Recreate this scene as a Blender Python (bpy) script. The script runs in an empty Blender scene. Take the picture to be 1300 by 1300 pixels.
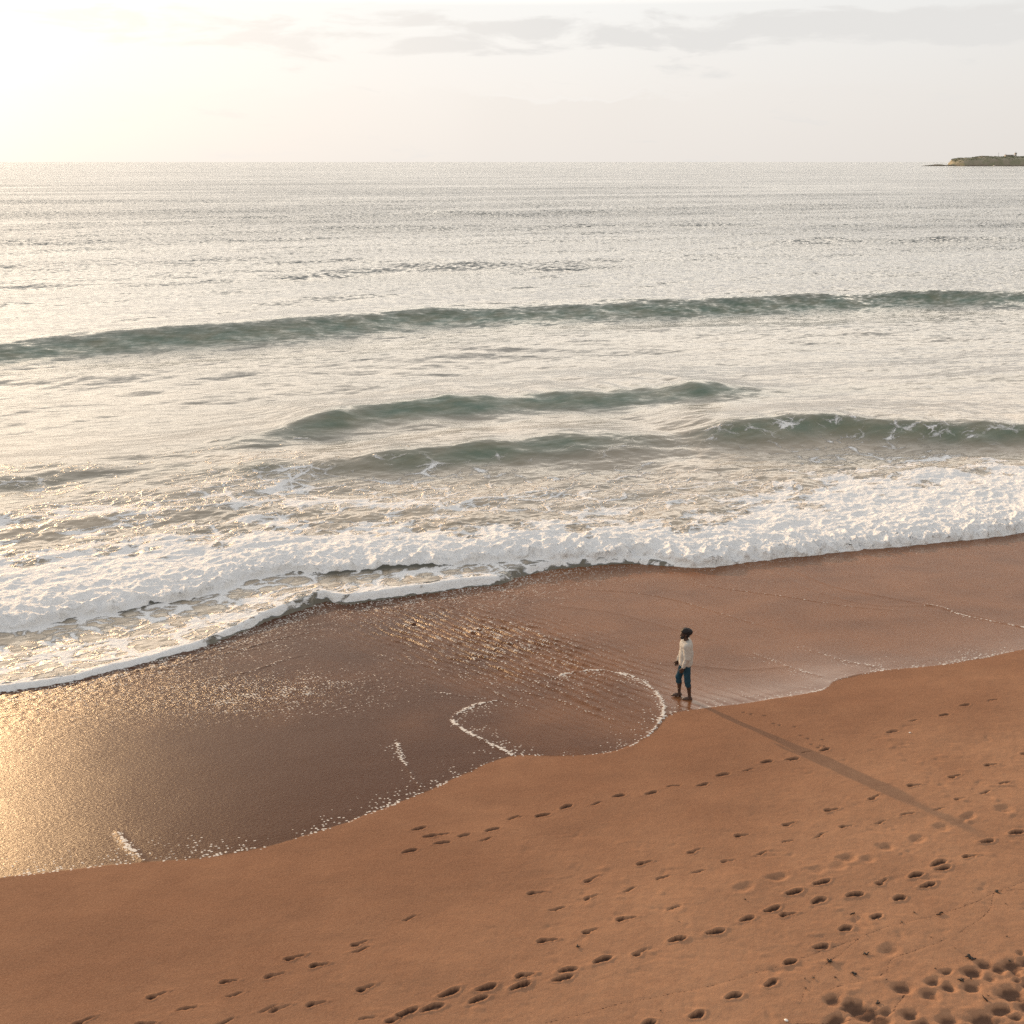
import bpy, math, random
import numpy as np
from mathutils import Vector, Matrix

R = math.radians
random.seed(7)
rng = np.random.default_rng(11)
scene = bpy.context.scene
col = scene.collection

# ------------------------------------------------------------------ camera frame
W0 = 1300.0
FPX = 1400.0
HZ = 205.0
PITCH = math.atan((W0 / 2 - HZ) / FPX)
CP, SP = math.cos(PITCH), math.sin(PITCH)
CAM_H = 13.15
TH = R(22.8)
CT, ST = math.cos(TH), math.sin(TH)


def ts(x, y):
    return x * CT + y * ST, -x * ST + y * CT


def xy(t, s):
    return t * CT - s * ST, t * ST + s * CT


def smooth(a, b, v):
    k = np.clip((v - a) / (b - a), 0, 1)
    return k * k * (3 - 2 * k)


def beach_base(x, y):
    """height of the bare sloping beach above still water"""
    t, s = ts(np.asarray(x, float), np.asarray(y, float))
    # slope seaward of s=17 is 0.10, above it flattens to 0.055 ; under water 0.05
    d = s - 17.0
    k = 1.5
    sp = k * np.log1p(np.exp(np.clip(d / k, -40, 40)))          # soft plus
    z = 1.30 - 0.055 * d - 0.047 * sp
    d2 = s - 33.0
    z = z + 0.05 * 2.0 * np.log1p(np.exp(np.clip(d2 / 2.0, -40, 400)))
    return np.maximum(z, -6.0)


def ray(px, py):
    dx, dy = px - W0 / 2, py - W0 / 2
    return np.array([dx, FPX * CP - dy * SP, -FPX * SP - dy * CP])


def unp_z(px, py, z):
    r = ray(px, py)
    k = (z - CAM_H) / r[2]
    return r[0] * k, r[1] * k


def unp(px, py):
    z = 0.8
    for _ in range(25):
        x, y = unp_z(px, py, z)
        z = float(beach_base(x, y))
    return x, y


# ------------------------------------------------------------------ numpy noise
def _hash(ix, iy, seed):
    h = (ix.astype(np.int64) * 374761393 + iy.astype(np.int64) * 668265263 + seed * 1442695041) & 0xFFFFFFFF
    h = ((h ^ (h >> 13)) * 1274126177) & 0xFFFFFFFF
    return (h ^ (h >> 16)) & 0xFFFFFFFF


def perlin(x, y, seed=0):
    x0 = np.floor(x); y0 = np.floor(y)
    fx = x - x0; fy = y - y0
    ix = x0.astype(np.int64); iy = y0.astype(np.int64)
    u = fx * fx * fx * (fx * (fx * 6 - 15) + 10)
    v = fy * fy * fy * (fy * (fy * 6 - 15) + 10)

    def g(dx, dy):
        a = _hash(ix + dx, iy + dy, seed) * (2 * math.pi / 4294967296.0)
        return np.cos(a) * (fx - dx) + np.sin(a) * (fy - dy)
    n0 = g(0, 0); n0 = n0 + u * (g(1, 0) - n0)
    n1 = g(0, 1); n1 = n1 + u * (g(1, 1) - n1)
    return (n0 + v * (n1 - n0)) * 1.4


def fbm(x, y, oct=4, seed=0, gain=0.5, lac=2.03):
    a, s, t = 1.0, 0.0, 0.0
    for i in range(oct):
        s = s + a * perlin(x, y, seed + i * 17)
        t += a
        a *= gain
        x = x * lac + 3.1; y = y * lac + 7.7
    return s / t


def billow(x, y, oct=4, seed=0, gain=0.5):
    a, s, t = 1.0, 0.0, 0.0
    for i in range(oct):
        s = s + a * np.sqrt(np.abs(perlin(x, y, seed + i * 13)))
        t += a
        a *= gain
        x = x * 2.1 + 1.3; y = y * 2.1 + 5.1
    return s / t


def catmull(pts, n=14):
    P = np.asarray(pts, float)
    P = np.vstack([2 * P[0] - P[1], P, 2 * P[-1] - P[-2]])
    out = []
    for i in range(1, len(P) - 2):
        p0, p1, p2, p3 = P[i - 1], P[i], P[i + 1], P[i + 2]
        for k in range(n):
            u = k / n
            out.append(0.5 * ((2 * p1) + (-p0 + p2) * u + (2 * p0 - 5 * p1 + 4 * p2 - p3) * u * u
                              + (-p0 + 3 * p1 - 3 * p2 + p3) * u ** 3))
    out.append(P[-2])
    return np.array(out)


def curve_ts(pixels, z=None):
    """pixel outline -> smooth curve s(t) along the shore"""
    pts = []
    for (px, py) in pixels:
        x, y = unp(px, py) if z is None else unp_z(px, py, z)
        pts.append(ts(x, y))
    c = catmull(pts)
    o = np.argsort(c[:, 0])
    tt, ss = c[o, 0], c[o, 1]
    return lambda t: np.interp(t, tt, ss)


# ------------------------------------------------------------------ object helpers
def tag(o, label=None, cat=None, group=None, kind=None):
    if label: o['label'] = label
    if cat: o['category'] = cat
    if group: o['group'] = group
    if kind: o['kind'] = kind
    return o


def link(name, me, mat=None, parent=None):
    o = bpy.data.objects.new(name, me)
    col.objects.link(o)
    if mat: me.materials.append(mat)
    if parent: o.parent = parent
    return o


def empty(name, loc, rz=0.0):
    o = bpy.data.objects.new(name, None)
    col.objects.link(o)
    o.location = loc
    o.rotation_euler = (0, 0, rz)
    o.empty_display_size = 0.2
    return o


def mesh_np(name, V, F, smooth_shade=True):
    me = bpy.data.meshes.new(name)
    V = np.asarray(V, np.float32); F = np.asarray(F, np.int32)
    k = F.shape[1]
    me.vertices.add(len(V)); me.vertices.foreach_set('co', V.ravel())
    me.loops.add(F.size); me.loops.foreach_set('vertex_index', F.ravel())
    me.polygons.add(len(F))
    me.polygons.foreach_set('loop_start', np.arange(0, F.size, k, dtype=np.int32))
    me.polygons.foreach_set('use_smooth', np.full(len(F), smooth_shade, dtype=bool))
    me.update(calc_edges=True)
    return me


def grid_faces(nr, nc):
    i = np.arange(nr - 1)[:, None] * nc + np.arange(nc - 1)[None, :]
    i = i.ravel()
    return np.stack([i, i + 1, i + nc + 1, i + nc], 1)


def attr(me, name, v):
    a = me.attributes.new(name, 'FLOAT', 'POINT')
    a.data.foreach_set('value', np.asarray(v, np.float32).ravel())


class MB:
    """collects simple shapes for one mesh part"""
    def __init__(s): s.v = []; s.f = []

    def box(s, c, d, rz=0.0, taper=1.0):
        b = len(s.v); cx, cy, cz = c; ca, sa = math.cos(rz), math.sin(rz)
        for z in (-1, 1):
            k = taper if z > 0 else 1
            for (a, e) in ((-1, -1), (1, -1), (1, 1), (-1, 1)):
                x, y = a * d[0] / 2 * k, e * d[1] / 2 * k
                s.v.append((cx + x * ca - y * sa, cy + x * sa + y * ca, cz + z * d[2] / 2))
        for q in ((0, 3, 2, 1), (4, 5, 6, 7), (0, 1, 5, 4), (1, 2, 6, 5), (2, 3, 7, 6), (3, 0, 4, 7)):
            s.f.append(tuple(b + i for i in q))
        return s

    def tube(s, pts, rad, n=8):
        b = len(s.v)
        P = [Vector(p) for p in pts]
        for i, p in enumerate(P):
            d = (P[min(i + 1, len(P) - 1)] - P[max(i - 1, 0)]).normalized()
            u = d.orthogonal().normalized(); w = d.cross(u)
            r = rad[i] if hasattr(rad, '__len__') else rad
            for k in range(n):
                a = 2 * math.pi * k / n
                s.v.append(tuple(p + u * (r * math.cos(a)) + w * (r * math.sin(a))))
        for i in range(len(P) - 1):
            for k in range(n):
                k2 = (k + 1) % n
                s.f.append((b + i * n + k, b + i * n + k2, b + (i + 1) * n + k2, b + (i + 1) * n + k))
        s.f.append(tuple(b + k for k in reversed(range(n))))
        s.f.append(tuple(b + (len(P) - 1) * n + k for k in range(n)))
        return s

    def build(s, name, mat, parent=None, smooth_shade=False):
        me = bpy.data.meshes.new(name)
        me.from_pydata(s.v, [], s.f)
        if smooth_shade:
            me.polygons.foreach_set('use_smooth', [True] * len(me.polygons))
        me.update()
        return link(name, me, mat, parent)


# ------------------------------------------------------------------ node helpers
class NT:
    def __init__(s, tree): s.t = tree; s.n = tree.nodes; s.l = tree.links

    def add(s, typ, **kw):
        n = s.n.new(typ)
        for k, v in kw.items(): setattr(n, k, v)
        return n

    def put(s, sock, v):
        if isinstance(v, bpy.types.NodeSocket): s.l.new(v, sock)
        elif v is not None: sock.default_value = v

    def m(s, op, a, b=None, c=None, clamp=False):
        n = s.add('ShaderNodeMath', operation=op, use_clamp=clamp)
        s.put(n.inputs[0], a)
        if b is not None: s.put(n.inputs[1], b)
        if c is not None: s.put(n.inputs[2], c)
        return n.outputs[0]

    def attr(s, name): return s.add('ShaderNodeAttribute', attribute_name=name).outputs['Fac']

    def mix(s, f, a, b, blend='MIX'):
        n = s.add('ShaderNodeMix', data_type='RGBA', blend_type=blend)
        s.put(n.inputs['Factor'], f)
        for nm, v in (('A', a), ('B', b)):
            sk = [i for i in n.inputs if i.name == nm and i.type == 'RGBA'][0]
            if isinstance(v, tuple) and len(v) == 3: v = (*v, 1)
            s.put(sk, v)
        return [o for o in n.outputs if o.type == 'RGBA'][0]

    def mixf(s, f, a, b):
        n = s.add('ShaderNodeMix', data_type='FLOAT')
        s.put(n.inputs[0], f); s.put(n.inputs[2], a); s.put(n.inputs[3], b)
        return n.outputs[0]

    def sstep(s, v, a, b):
        n = s.add('ShaderNodeMapRange', interpolation_type='SMOOTHSTEP')
        s.put(n.inputs[0], v); n.inputs[1].default_value = a; n.inputs[2].default_value = b
        return n.outputs[0]

    def lin(s, v, a, b, c=0.0, d=1.0):
        n = s.add('ShaderNodeMapRange')
        s.put(n.inputs[0], v)
        for i, q in enumerate((a, b, c, d)): n.inputs[i + 1].default_value = q
        return n.outputs[0]

    def mapping(s, vec, loc=(0, 0, 0), rot=(0, 0, 0), scale=(1, 1, 1)):
        n = s.add('ShaderNodeMapping')
        s.put(n.inputs[0], vec)
        n.inputs[1].default_value = loc; n.inputs[2].default_value = rot; n.inputs[3].default_value = scale
        return n.outputs[0]

    def noise(s, vec, scale, detail=4, rough=0.5, dist=0.0, dim='3D'):
        n = s.add('ShaderNodeTexNoise', noise_dimensions=dim)
        s.put(n.inputs['Vector'], vec)
        n.inputs['Scale'].default_value = scale; n.inputs['Detail'].default_value = detail
        n.inputs['Roughness'].default_value = rough; n.inputs['Distortion'].default_value = dist
        return n.outputs

    def voro(s, vec, scale, feature='F1', dim='2D', rand=1.0):
        n = s.add('ShaderNodeTexVoronoi', feature=feature, voronoi_dimensions=dim)
        s.put(n.inputs['Vector'], vec); n.inputs['Scale'].default_value = scale
        n.inputs['Randomness'].default_value = rand
        return n.outputs

    def bump(s, h, strength, dist, normal=None):
        n = s.add('ShaderNodeBump')
        s.put(n.inputs['Strength'], strength); s.put(n.inputs['Distance'], dist)
        s.put(n.inputs['Height'], h)
        if normal is not None: s.put(n.inputs['Normal'], normal)
        return n.outputs[0]


def new_mat(name):
    m = bpy.data.materials.new(name)
    m.use_nodes = True
    nt = NT(m.node_tree)
    b = [n for n in nt.n if n.type == 'BSDF_PRINCIPLED'][0]
    return m, nt, b


def plain_mat(name, c, rough=0.8, var=0.25, scale=8.0, bump=0.0, bscale=40.0, spec=0.3):
    m, nt, b = new_mat(name)
    co = nt.add('ShaderNodeTexCoord').outputs['Object']
    n = nt.noise(co, scale, 5, 0.6)[0]
    k = nt.lin(n, 0.25, 0.75, 1 - var, 1 + var)
    mul = nt.add('ShaderNodeVectorMath', operation='SCALE')
    mul.inputs[0].default_value = c
    nt.put(mul.inputs['Scale'], k)
    nt.put(b.inputs['Base Color'], mul.outputs[0])
    b.inputs['Roughness'].default_value = rough
    b.inputs['Specular IOR Level'].default_value = spec
    if bump:
        nt.put(b.inputs['Normal'], nt.bump(nt.noise(co, bscale, 4, 0.6)[0], bump, 0.01))
    return m


# ------------------------------------------------------------------ sun direction from the walker's shadow
PX, PY = unp(868, 886)
PZ = float(beach_base(PX, PY))
GX, GY = unp(1234, 1054)
GZ = float(beach_base(GX, GY))
sd = Vector((PX - GX, PY - GY, PZ + 1.76 - GZ)).normalized()
SUN_EL = math.asin(sd.z)
SUN_AZ = math.atan2(sd.x, sd.y)            # clockwise from +Y
print('sun el', math.degrees(SUN_EL), 'az', math.degrees(SUN_AZ), 'person', PX, PY, PZ)

# ------------------------------------------------------------------ world
EXPOSURE = 0.0
w = bpy.data.worlds.new('World'); scene.world = w
w.use_nodes = True
nt = NT(w.node_tree)
bg = [n for n in nt.n if n.type == 'BACKGROUND'][0]
sky = nt.add('ShaderNodeTexSky', sky_type='NISHITA')
sky.sun_disc = False
sky.sun_elevation = SUN_EL
sky.sun_rotation = SUN_AZ
sky.altitude = 0; sky.air_density = 1.0; sky.dust_density = 2.5; sky.ozone_density = 1.0
gen = nt.add('ShaderNodeTexCoord').outputs['Generated']
sx = nt.add('ShaderNodeSeparateXYZ'); nt.put(sx.inputs[0], gen)
el = nt.m('ARCSINE', sx.outputs[2])
az = nt.m('ARCTAN2', sx.outputs[0], sx.outputs[1])
# thin cloud sheet by height: horizon haze, unseen bright band added to brighten water
ramp = nt.add('ShaderNodeValToRGB')
e = ramp.color_ramp.elements
stops = [(0.0, (.88, .83, .78)), (0.035, (.91, .875, .835)), (0.080, (.93, .925, .905)), (0.093, (2.0, 1.86, 1.66)),
         (0.112, (3.4, 3.02, 2.52)), (0.150, (3.2, 2.84, 2.40)), (0.19, (1.75, 1.64, 1.49)), (0.26, (1.2, 1.15, 1.08)), (0.42, (1.02, 1.0, .98)), (1.0, (.76, .80, .88))]
while len(e) < len(stops): e.new(0.5)
for q, (p, c) in zip(e, stops):
    q.position = p; q.color = (*c, 1)
nt.put(ramp.inputs[0], nt.m('DIVIDE', el, math.pi / 2))
veil = ramp.outputs[0]
# cooler, dimmer on the side away from the sun
dot = nt.add('ShaderNodeVectorMath', operation='DOT_PRODUCT')
nt.put(dot.inputs[0], gen); dot.inputs[1].default_value = sd
d = nt.m('MAXIMUM', dot.outputs['Value'], 0.0)
back = nt.lin(dot.outputs['Value'], -0.7, 0.8, 0.55, 1.0)
vm = nt.add('ShaderNodeVectorMath', operation='SCALE'); nt.put(vm.inputs[0], veil); nt.put(vm.inputs['Scale'], back)
veil = vm.outputs[0]
# clouds: long low banks
cv = nt.add('ShaderNodeCombineXYZ')
nt.put(cv.inputs[0], nt.m('MULTIPLY', az, 7.5)); nt.put(cv.inputs[1], nt.m('MULTIPLY', el, 34.0))
cn = nt.noise(cv.outputs[0], 1.3, 9, 0.58, 0.35)[0]
band = nt.m('MULTIPLY', nt.sstep(el, 0.078, 0.094), nt.m('SUBTRACT', 1.0, nt.sstep(el, 0.106, 0.128)))
wide = nt.lin(az, -0.32, 0.42, 0.035, 0.09)
cm = nt.sstep(nt.m('ADD', nt.m('ADD', cn, nt.m('MULTIPLY', band, 0.13)), nt.m('MULTIPLY', band, wide)), 0.58, 0.72)
cm = nt.m('MULTIPLY', cm, nt.lin(az, -0.45, -0.15, 0.6, 0.9))
# cumulus heads in the haze, lit rims
cn2 = nt.noise(nt.mapping(cv.outputs[0], (4.1, 0, 0), (0, 0, 0), (2.2, 1.0, 1)), 1.3, 8, 0.55, 0.2)[0]
hump = nt.m('ADD', el, nt.m('MULTIPLY', nt.m('SUBTRACT', cn2, 0.5), 0.045))
cum = nt.m('SUBTRACT', 1.0, nt.sstep(hump, 0.051, 0.060))
rim = nt.m('MULTIPLY', nt.sstep(hump, 0.049, 0.0555), cum)
puff = nt.m('MULTIPLY', nt.sstep(az, -.07, .0), nt.m('SUBTRACT', 1.0, nt.sstep(az, .08, .20)))
veil = nt.mix(nt.m('MULTIPLY', cum, nt.lin(puff, 0, 1, .12, .45)), veil, nt.mix(nt.m('MULTIPLY', rim, puff), (.84, .795, .75), (.95, .94, .92)))

# aureole round the (off-frame) sun
g1 = nt.m('POWER', d, 14.0); g2 = nt.m('POWER', d, 70.0)
g0 = nt.m('POWER', d, 7.0)
glow = nt.m('ADD', nt.m('MULTIPLY', g0, 0.14), nt.m('ADD', nt.m('MULTIPLY', g1, 0.14), nt.m('MULTIPLY', g2, 0.5)))
gcol = nt.add('ShaderNodeVectorMath', operation='SCALE'); gcol.inputs[0].default_value = (1.0, .83, .62)
nt.put(gcol.inputs['Scale'], glow)
va = nt.add('ShaderNodeVectorMath', operation='MULTIPLY_ADD'); nt.put(va.inputs[0], veil); nt.put(va.inputs[1], gcol.outputs[0]); nt.put(va.inputs[2], veil)
lit = nt.mix(cm, va.outputs[0], nt.mix(nt.lin(dot.outputs['Value'], .80, .97, 0, 1), (.80, .785, .765), (.99, .93, .87)))
vs = nt.add('ShaderNodeVectorMath', operation='SCALE'); nt.put(vs.inputs[0], lit); vs.inputs['Scale'].default_value = 10.0
fin = nt.mix(0.965, sky.outputs[0], vs.outputs[0])
nt.put(bg.inputs['Color'], fin)
bg.inputs['Strength'].default_value = 0.10

sl = bpy.data.lights.new('sun', 'SUN')
sl.energy = 5.0; sl.angle = R(0.9); sl.color = (1.0, .64, .33)
so = bpy.data.objects.new('sun', sl); col.objects.link(so)
so.rotation_euler = sd.to_track_quat('Z', 'Y').to_euler()
so.location = (-20, 20, 30)

# ------------------------------------------------------------------ outlines read off the photograph, laid on the ground
SE = curve_ts([(-260, 1150), (-120, 1128), (0, 1115), (60, 1108), (150, 1098), (250, 1090), (340, 1075), (420, 1052), (480, 1030), (540, 1006),
               (590, 983), (645, 961), (700, 960), (760, 958), (800, 948), (828, 930), (850, 908), (890, 900), (940, 894), (1000, 885),
               (1045, 876), (1065, 863), (1120, 852), (1200, 844), (1300, 825), (1420, 800), (1560, 770)])
E2 = curve_ts([(-300, 925), (-150, 905), (0, 881), (60, 872), (120, 860), (200, 839), (260, 822), (300, 806), (350, 786), (400, 769),
               (415, 765), (440, 768), (520, 758), (600, 746), (640, 742), (660, 733), (720, 722), (800, 717), (850, 720), (895, 722), (960, 713), (1050, 704), (1150, 694), (1250, 684), (1300, 677), (1420, 660), (1580, 640)])
E1 = curve_ts([(-300, 850), (-150, 832), (0, 813), (50, 806), (100, 797), (200, 781), (270, 766), (310, 752), (370, 742), (420, 742),
               (500, 735), (600, 727), (700, 717), (800, 712), (850, 716), (895, 719), (960, 710), (1050, 701), (1150, 691), (1250, 681), (1300, 674), (1420, 657), (1580, 637)])
UP = curve_ts([(-300, 690), (-150, 680), (0, 668), (100, 656), (250, 648), (400, 640), (500, 645), (650, 650), (760, 652), (850, 640), (900, 622),
               (1000, 590), (1100, 572), (1200, 568), (1300, 582), (1450, 590), (1600, 590)], z=0.15)
WA = curve_ts([(-300, 446), (-150, 440), (0, 429), (200, 415), (400, 402), (560, 390), (700, 385), (850, 378), (1000, 373), (1150, 367), (1300, 366),
               (1500, 364), (1700, 362)], z=1.1)
WB = curve_ts([(150, 578), (250, 560), (330, 547), (430, 528), (500, 518), (600, 509), (700, 503), (780, 498), (860, 493), (930, 490), (1000, 488), (1150, 478), (1400, 465)], z=0.6)
WC = curve_ts([(-300, 622), (-100, 612), (0, 607), (100, 599), (200, 589), (330, 590), (420, 588), (520, 580), (600, 573), (700, 565), (780, 559), (880, 552), (1000, 543), (1100, 543),
               (1200, 546), (1300, 546), (1500, 548), (1700, 550)], z=0.45)


def tpix(px, py, z=0.3):
    return ts(*unp_z(px, py, z))[0]


# ------------------------------------------------------------------ BEACH
def axis(lo, a, b, hi, step):
    fine = np.arange(a, b, step)
    out_l, out_r = [], []
    v, d = a, step
    while v > lo:
        d *= 1.16; v -= d; out_l.append(v)
    v, d = fine[-1], step
    while v < hi:
        d *= 1.16; v += d; out_r.append(v)
    return np.concatenate([out_l[::-1], fine, out_r])


bxs = axis(-160, -16.5, 19.5, 160, 0.028)
bys = axis(-120, 11.2, 36.0, 60, 0.025)
BX, BY = np.meshgrid(bxs, bys)
BT, BS = ts(BX, BY)
BZ = beach_base(BX, BY)
dse = BS - SE(BT)                                  # seaward of the swash edge
dse = dse + 0.035 * fbm(BX * 1.7, BY * 1.7, 3, 5) + 0.012 * perlin(BX * 9, BY * 9, 8)
wet = smooth(-0.02, 0.05, dse)
dry = smooth(1.0, 7.5, -dse + .16 * BX + 1.3 * fbm(BX * .35, BY * .35, 3, 21))
# broad undulation and small relief
und = 0.045 * fbm(BX * 0.33, BY * 0.42, 3, 2) + 0.010 * fbm(BX * 0.9 + BY * .3, BY * 1.4, 3, 3)
BZ = BZ + und * (0.35 + 0.65 * (1 - wet))
lump = fbm(BX * 3.2, BY * 3.2, 4, 31)
BZ = BZ + (1 - wet) * (0.004 + 0.007 * dry) * (lump + .35 * fbm(BX * 13, BY * 13, 2, 33))
pit = np.maximum(0, perlin(BX * 2.1, BY * 2.6, 77) - 0.25) * np.maximum(0, perlin(BX * 7, BY * 7, 78) + .1)
BZ = BZ - (1 - wet) * 0.06 * dry * pit
blob = np.maximum(0, perlin(BX * 3.4 + 50, BY * 4.6, 79) - .38) * smooth(-.1, .3, fbm(BX * .3, BY * .3, 2, 80))
BZ = BZ + (1 - wet) * 0.05 * dry * blob


def patch(cx, cy, rad):
    i0, i1 = np.searchsorted(bxs, [cx - rad, cx + rad])
    j0, j1 = np.searchsorted(bys, [cy - rad, cy + rad])
    return slice(j0, j1), slice(i0, i1)


damp_shade = np.zeros_like(BZ)


def footprint(px, py, ang, ln, wd, dep, kind='sole', rim=0.3, side=1):
    x, y = unp(px, py)
    sl_ = patch(x, y, ln * 2.0 + 0.1)
    gx, gy = BX[sl_] - x, BY[sl_] - y
    if gx.size == 0: return
    n = fbm(gx * 11 + px, gy * 11 + py, 2, 4) * 0.02
    ca, sa = math.cos(ang), math.sin(ang)
    u = gx * ca + gy * sa
    v = -gx * sa + gy * ca
    v = v - side * 0.18 * u * u / ln                 # slight banana curve of a sole
    if kind == 'sole':
        hw = wd * (.46 + .10 * np.sin((u / ln + .18) * 5.2) - .06 * np.exp(-((u + .06 * ln) / (.13 * ln)) ** 2))
        q = (np.abs(u / (ln * .5)) ** 2.6 + np.abs(v / hw) ** 2.2) ** .42
        prof = 1 - smooth(0.80, 1.10, q + n * 11)
        depth = dep * prof * (1 - .40 * np.exp(-(np.hypot((u - .05 * ln) / (ln * .3), (v + .15 * wd) / (wd * .3))) ** 2)) * (1 + 0.35 * np.clip(-u / ln, -.5, .5) + 0.25 * np.sin(u * 40 + px) * .3)
    elif kind == 'heel':
        h = np.hypot((u + ln * .28) / (ln * .24), v / (wd * .45))
        b = np.hypot((u - ln * .16) / (ln * .38), (v - side * wd * .25) / (wd * .22))
        p1 = 1 - smooth(0.6, 1.1, h + n * 5)
        p2 = 1 - smooth(0.5, 1.15, b + n * 5)
        q = np.minimum(h, b)
        depth = dep * np.maximum(p1, 0.5 * p2)
    elif kind == 'thin':
        q = np.hypot(u / (ln * .5), (v - side * .12 * wd * np.sin(u / ln * 6)) / (wd * .22))
        depth = dep * (1 - smooth(0.5, 1.2, q + n * 6))
    else:                                            # soft old hollow
        q = np.hypot(u / (ln * .5), v / (wd * .55)) + n * 15
        depth = dep * (1 - smooth(0.35, 1.2, q))
    rimh = rim * dep * np.exp(-((q - 1.35) / 0.32) ** 2) * (0.7 + 12 * n)
    BZ[sl_] += -depth + rimh
    damp_shade[sl_] = np.maximum(damp_shade[sl_], smooth(.012, .045, depth) * (.85 if kind == 'soft' else 1))


def wdir(p, q):
    a, b = unp(*p), unp(*q)
    return math.atan2(b[1] - a[1], b[0] - a[0])


def c5(L): return [(650 + a / 2, 850 + b / 2) for a, b in L]


# long trail of deep prints across the foreground
deep = c5([(35, 773), (25, 803), (140, 763), (130, 785), (230, 737), (327, 720), (420, 685), (518, 667), (597, 632), (662, 609), (700, 620), (717, 567),
           (778, 587), (788, 543), (870, 572), (942, 540), (1025, 521), (1057, 547), (1083, 490), (1095, 504), (1162, 472), (1207, 437), (1280, 414)])
deep += [(518, 1285), (549, 1279), (503, 1295), (606, 1269), (618, 1255), (660, 1252), (571, 1261), (666, 1238), (1318, 1045), (1345, 1036), (470, 1310), (440, 1318)]
a_deep = wdir((606, 1269), (1207, 1087))
for i, (px, py) in enumerate(deep):
    footprint(px, py, a_deep + random.uniform(-.14, .2), random.uniform(.28, .34), random.uniform(.09, .112), random.uniform(.045, .068),
              'sole' if i % 5 else 'heel', 0.32, 1 if i % 2 else -1)
second = c5([(983, 579), (926, 628), (847, 658), (786, 704), (706, 742), (658, 797), (562, 829), (470, 878), (345, 900)])
a2 = wdir(second[-2], second[0])
for i, (px, py) in enumerate(second):
    footprint(px, py, a2 - .12 + random.uniform(-.2, .2), random.uniform(.23, .27), random.uniform(.09, .115), random.uniform(.045, .065), 'sole', 0.3, 1 if i % 2 else -1)
upper = c5([(10, 375), (78, 370), (137, 349), (214, 341), (271, 321), (354, 313), (410, 295), (485, 292), (535, 266), (600, 254), (646, 233), (713, 227),
            (748, 208), (795, 203), (965, 156), (1020, 130), (1097, 116), (1150, 92), (1220, 78)])
upper += [(589, 1060.6), (561, 1070), (617, 1065.5), (625, 1053), (546, 1061.5), (562, 1059), (532, 1052), (520, 1080), (652, 1038), (689, 1035)]
a3 = wdir((655, 1037), (1047, 951))
for i, (px, py) in enumerate(upper):
    footprint(px, py, a3 + random.uniform(-.15, .22), random.uniform(.25, .31), random.uniform(.08, .105), random.uniform(.030, .045), 'sole' if i % 3 else 'thin', 0.22, 1 if i % 2 else -1)
mid = c5([(1215, 239), (1127, 271), (1020, 294), (922, 327), (810, 354), (706, 393), (583, 420), (465, 462), (335, 489), (205, 531), (62, 563), (1310, 210), (290, 630), (200, 665), (90, 685)])
mid += [(375, 1216), (405, 1224), (457, 1198), (291, 1245), (200, 1264), (401, 1273), (465, 1255), (184, 1299), (106, 1298)]
a4 = wdir((681, 1131), (1257, 970))
for i, (px, py) in enumerate(mid):
    footprint(px, py, a4 + random.uniform(-.12, .2), random.uniform(.27, .33), random.uniform(.09, .12), random.uniform(.045, .065), 'heel', 0.25, 1 if i % 2 else -1)
thin = c5([(1250, 287), (1202, 312), (1137, 328), (1083, 356), (1003, 368), (935, 388), (849, 396), (782, 421), (698, 437), (635, 468), (549, 484), (475, 513),
           (382, 527), (298, 559), (200, 575), (115, 606), (410, 606)])
thin += [(458, 1206), (349, 1237), (298, 1263), (237, 1280), (340, 1281), (355, 1279), (520, 1165), (466, 1292), (285, 1298)]
for i, (px, py) in enumerate(thin):
    footprint(px, py, a4 + random.uniform(-.12, .25), random.uniform(.27, .33), random.uniform(.08, .105), random.uniform(.028, .04), 'heel' if i % 4 == 2 else 'thin', 0.25, 1 if i % 2 else -1)
soft = c5([(850, 480), (905, 482), (830, 500), (950, 450), (1030, 430), (1090, 402), (1160, 375), (590, 555), (675, 530), (1250, 355), (960, 712), (770, 512)])
for (px, py) in soft:
    footprint(px, py, a4 + random.uniform(-.3, .3), random.uniform(.3, .42), random.uniform(.18, .24), random.uniform(.018, .03), 'soft', 0.3)
# trodden soft sand in the near corner
for (X, Y, S) in [(500, 655, 60), (675, 700, 55), (800, 648, 45), (960, 545, 60), (950, 645, 60), (1075, 583, 35), (1130, 520, 50), (1225, 495, 60), (1255, 548, 35),
                  (1255, 595, 30), (1215, 690, 80), (1150, 800, 60), (1245, 845, 40), (1040, 870, 70), (800, 875, 65), (550, 830, 45), (250, 815, 80), (380, 805, 35),
                  (40, 730, 60), (170, 770, 60), (350, 860, 60), (1040, 490, 45), (1280, 410, 30), (700, 610, 40), (790, 540, 35), (1330, 760, 70), (1340, 620, 60),
                  (1330, 470, 60), (1400, 540, 70), (1420, 700, 70), (640, 900, 60), (1180, 930, 70), (930, 950, 60), (1400, 400, 60), (1500, 600, 80), (1480, 830, 80), (60, 860, 60)]:
    s_ = S / 5.2
    footprint(1050 + X / 5.2, 1130 + Y / 5.2, a4 + random.uniform(-.4, .4), 0.017 * s_ * random.uniform(1.4, 2.2), 0.017 * s_ * random.uniform(1.0, 1.5), .0022 * s_ + random.uniform(.012, .026), 'soft', random.uniform(.08, .25))
rq = random.Random(5)
for k in range(34):
    footprint(rq.uniform(1320, 1750), rq.uniform(1180, 1420), a4 + rq.uniform(-.5, .5), rq.uniform(.25, .42), rq.uniform(.17, .26), rq.uniform(.03, .055), 'soft', .15)
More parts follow.
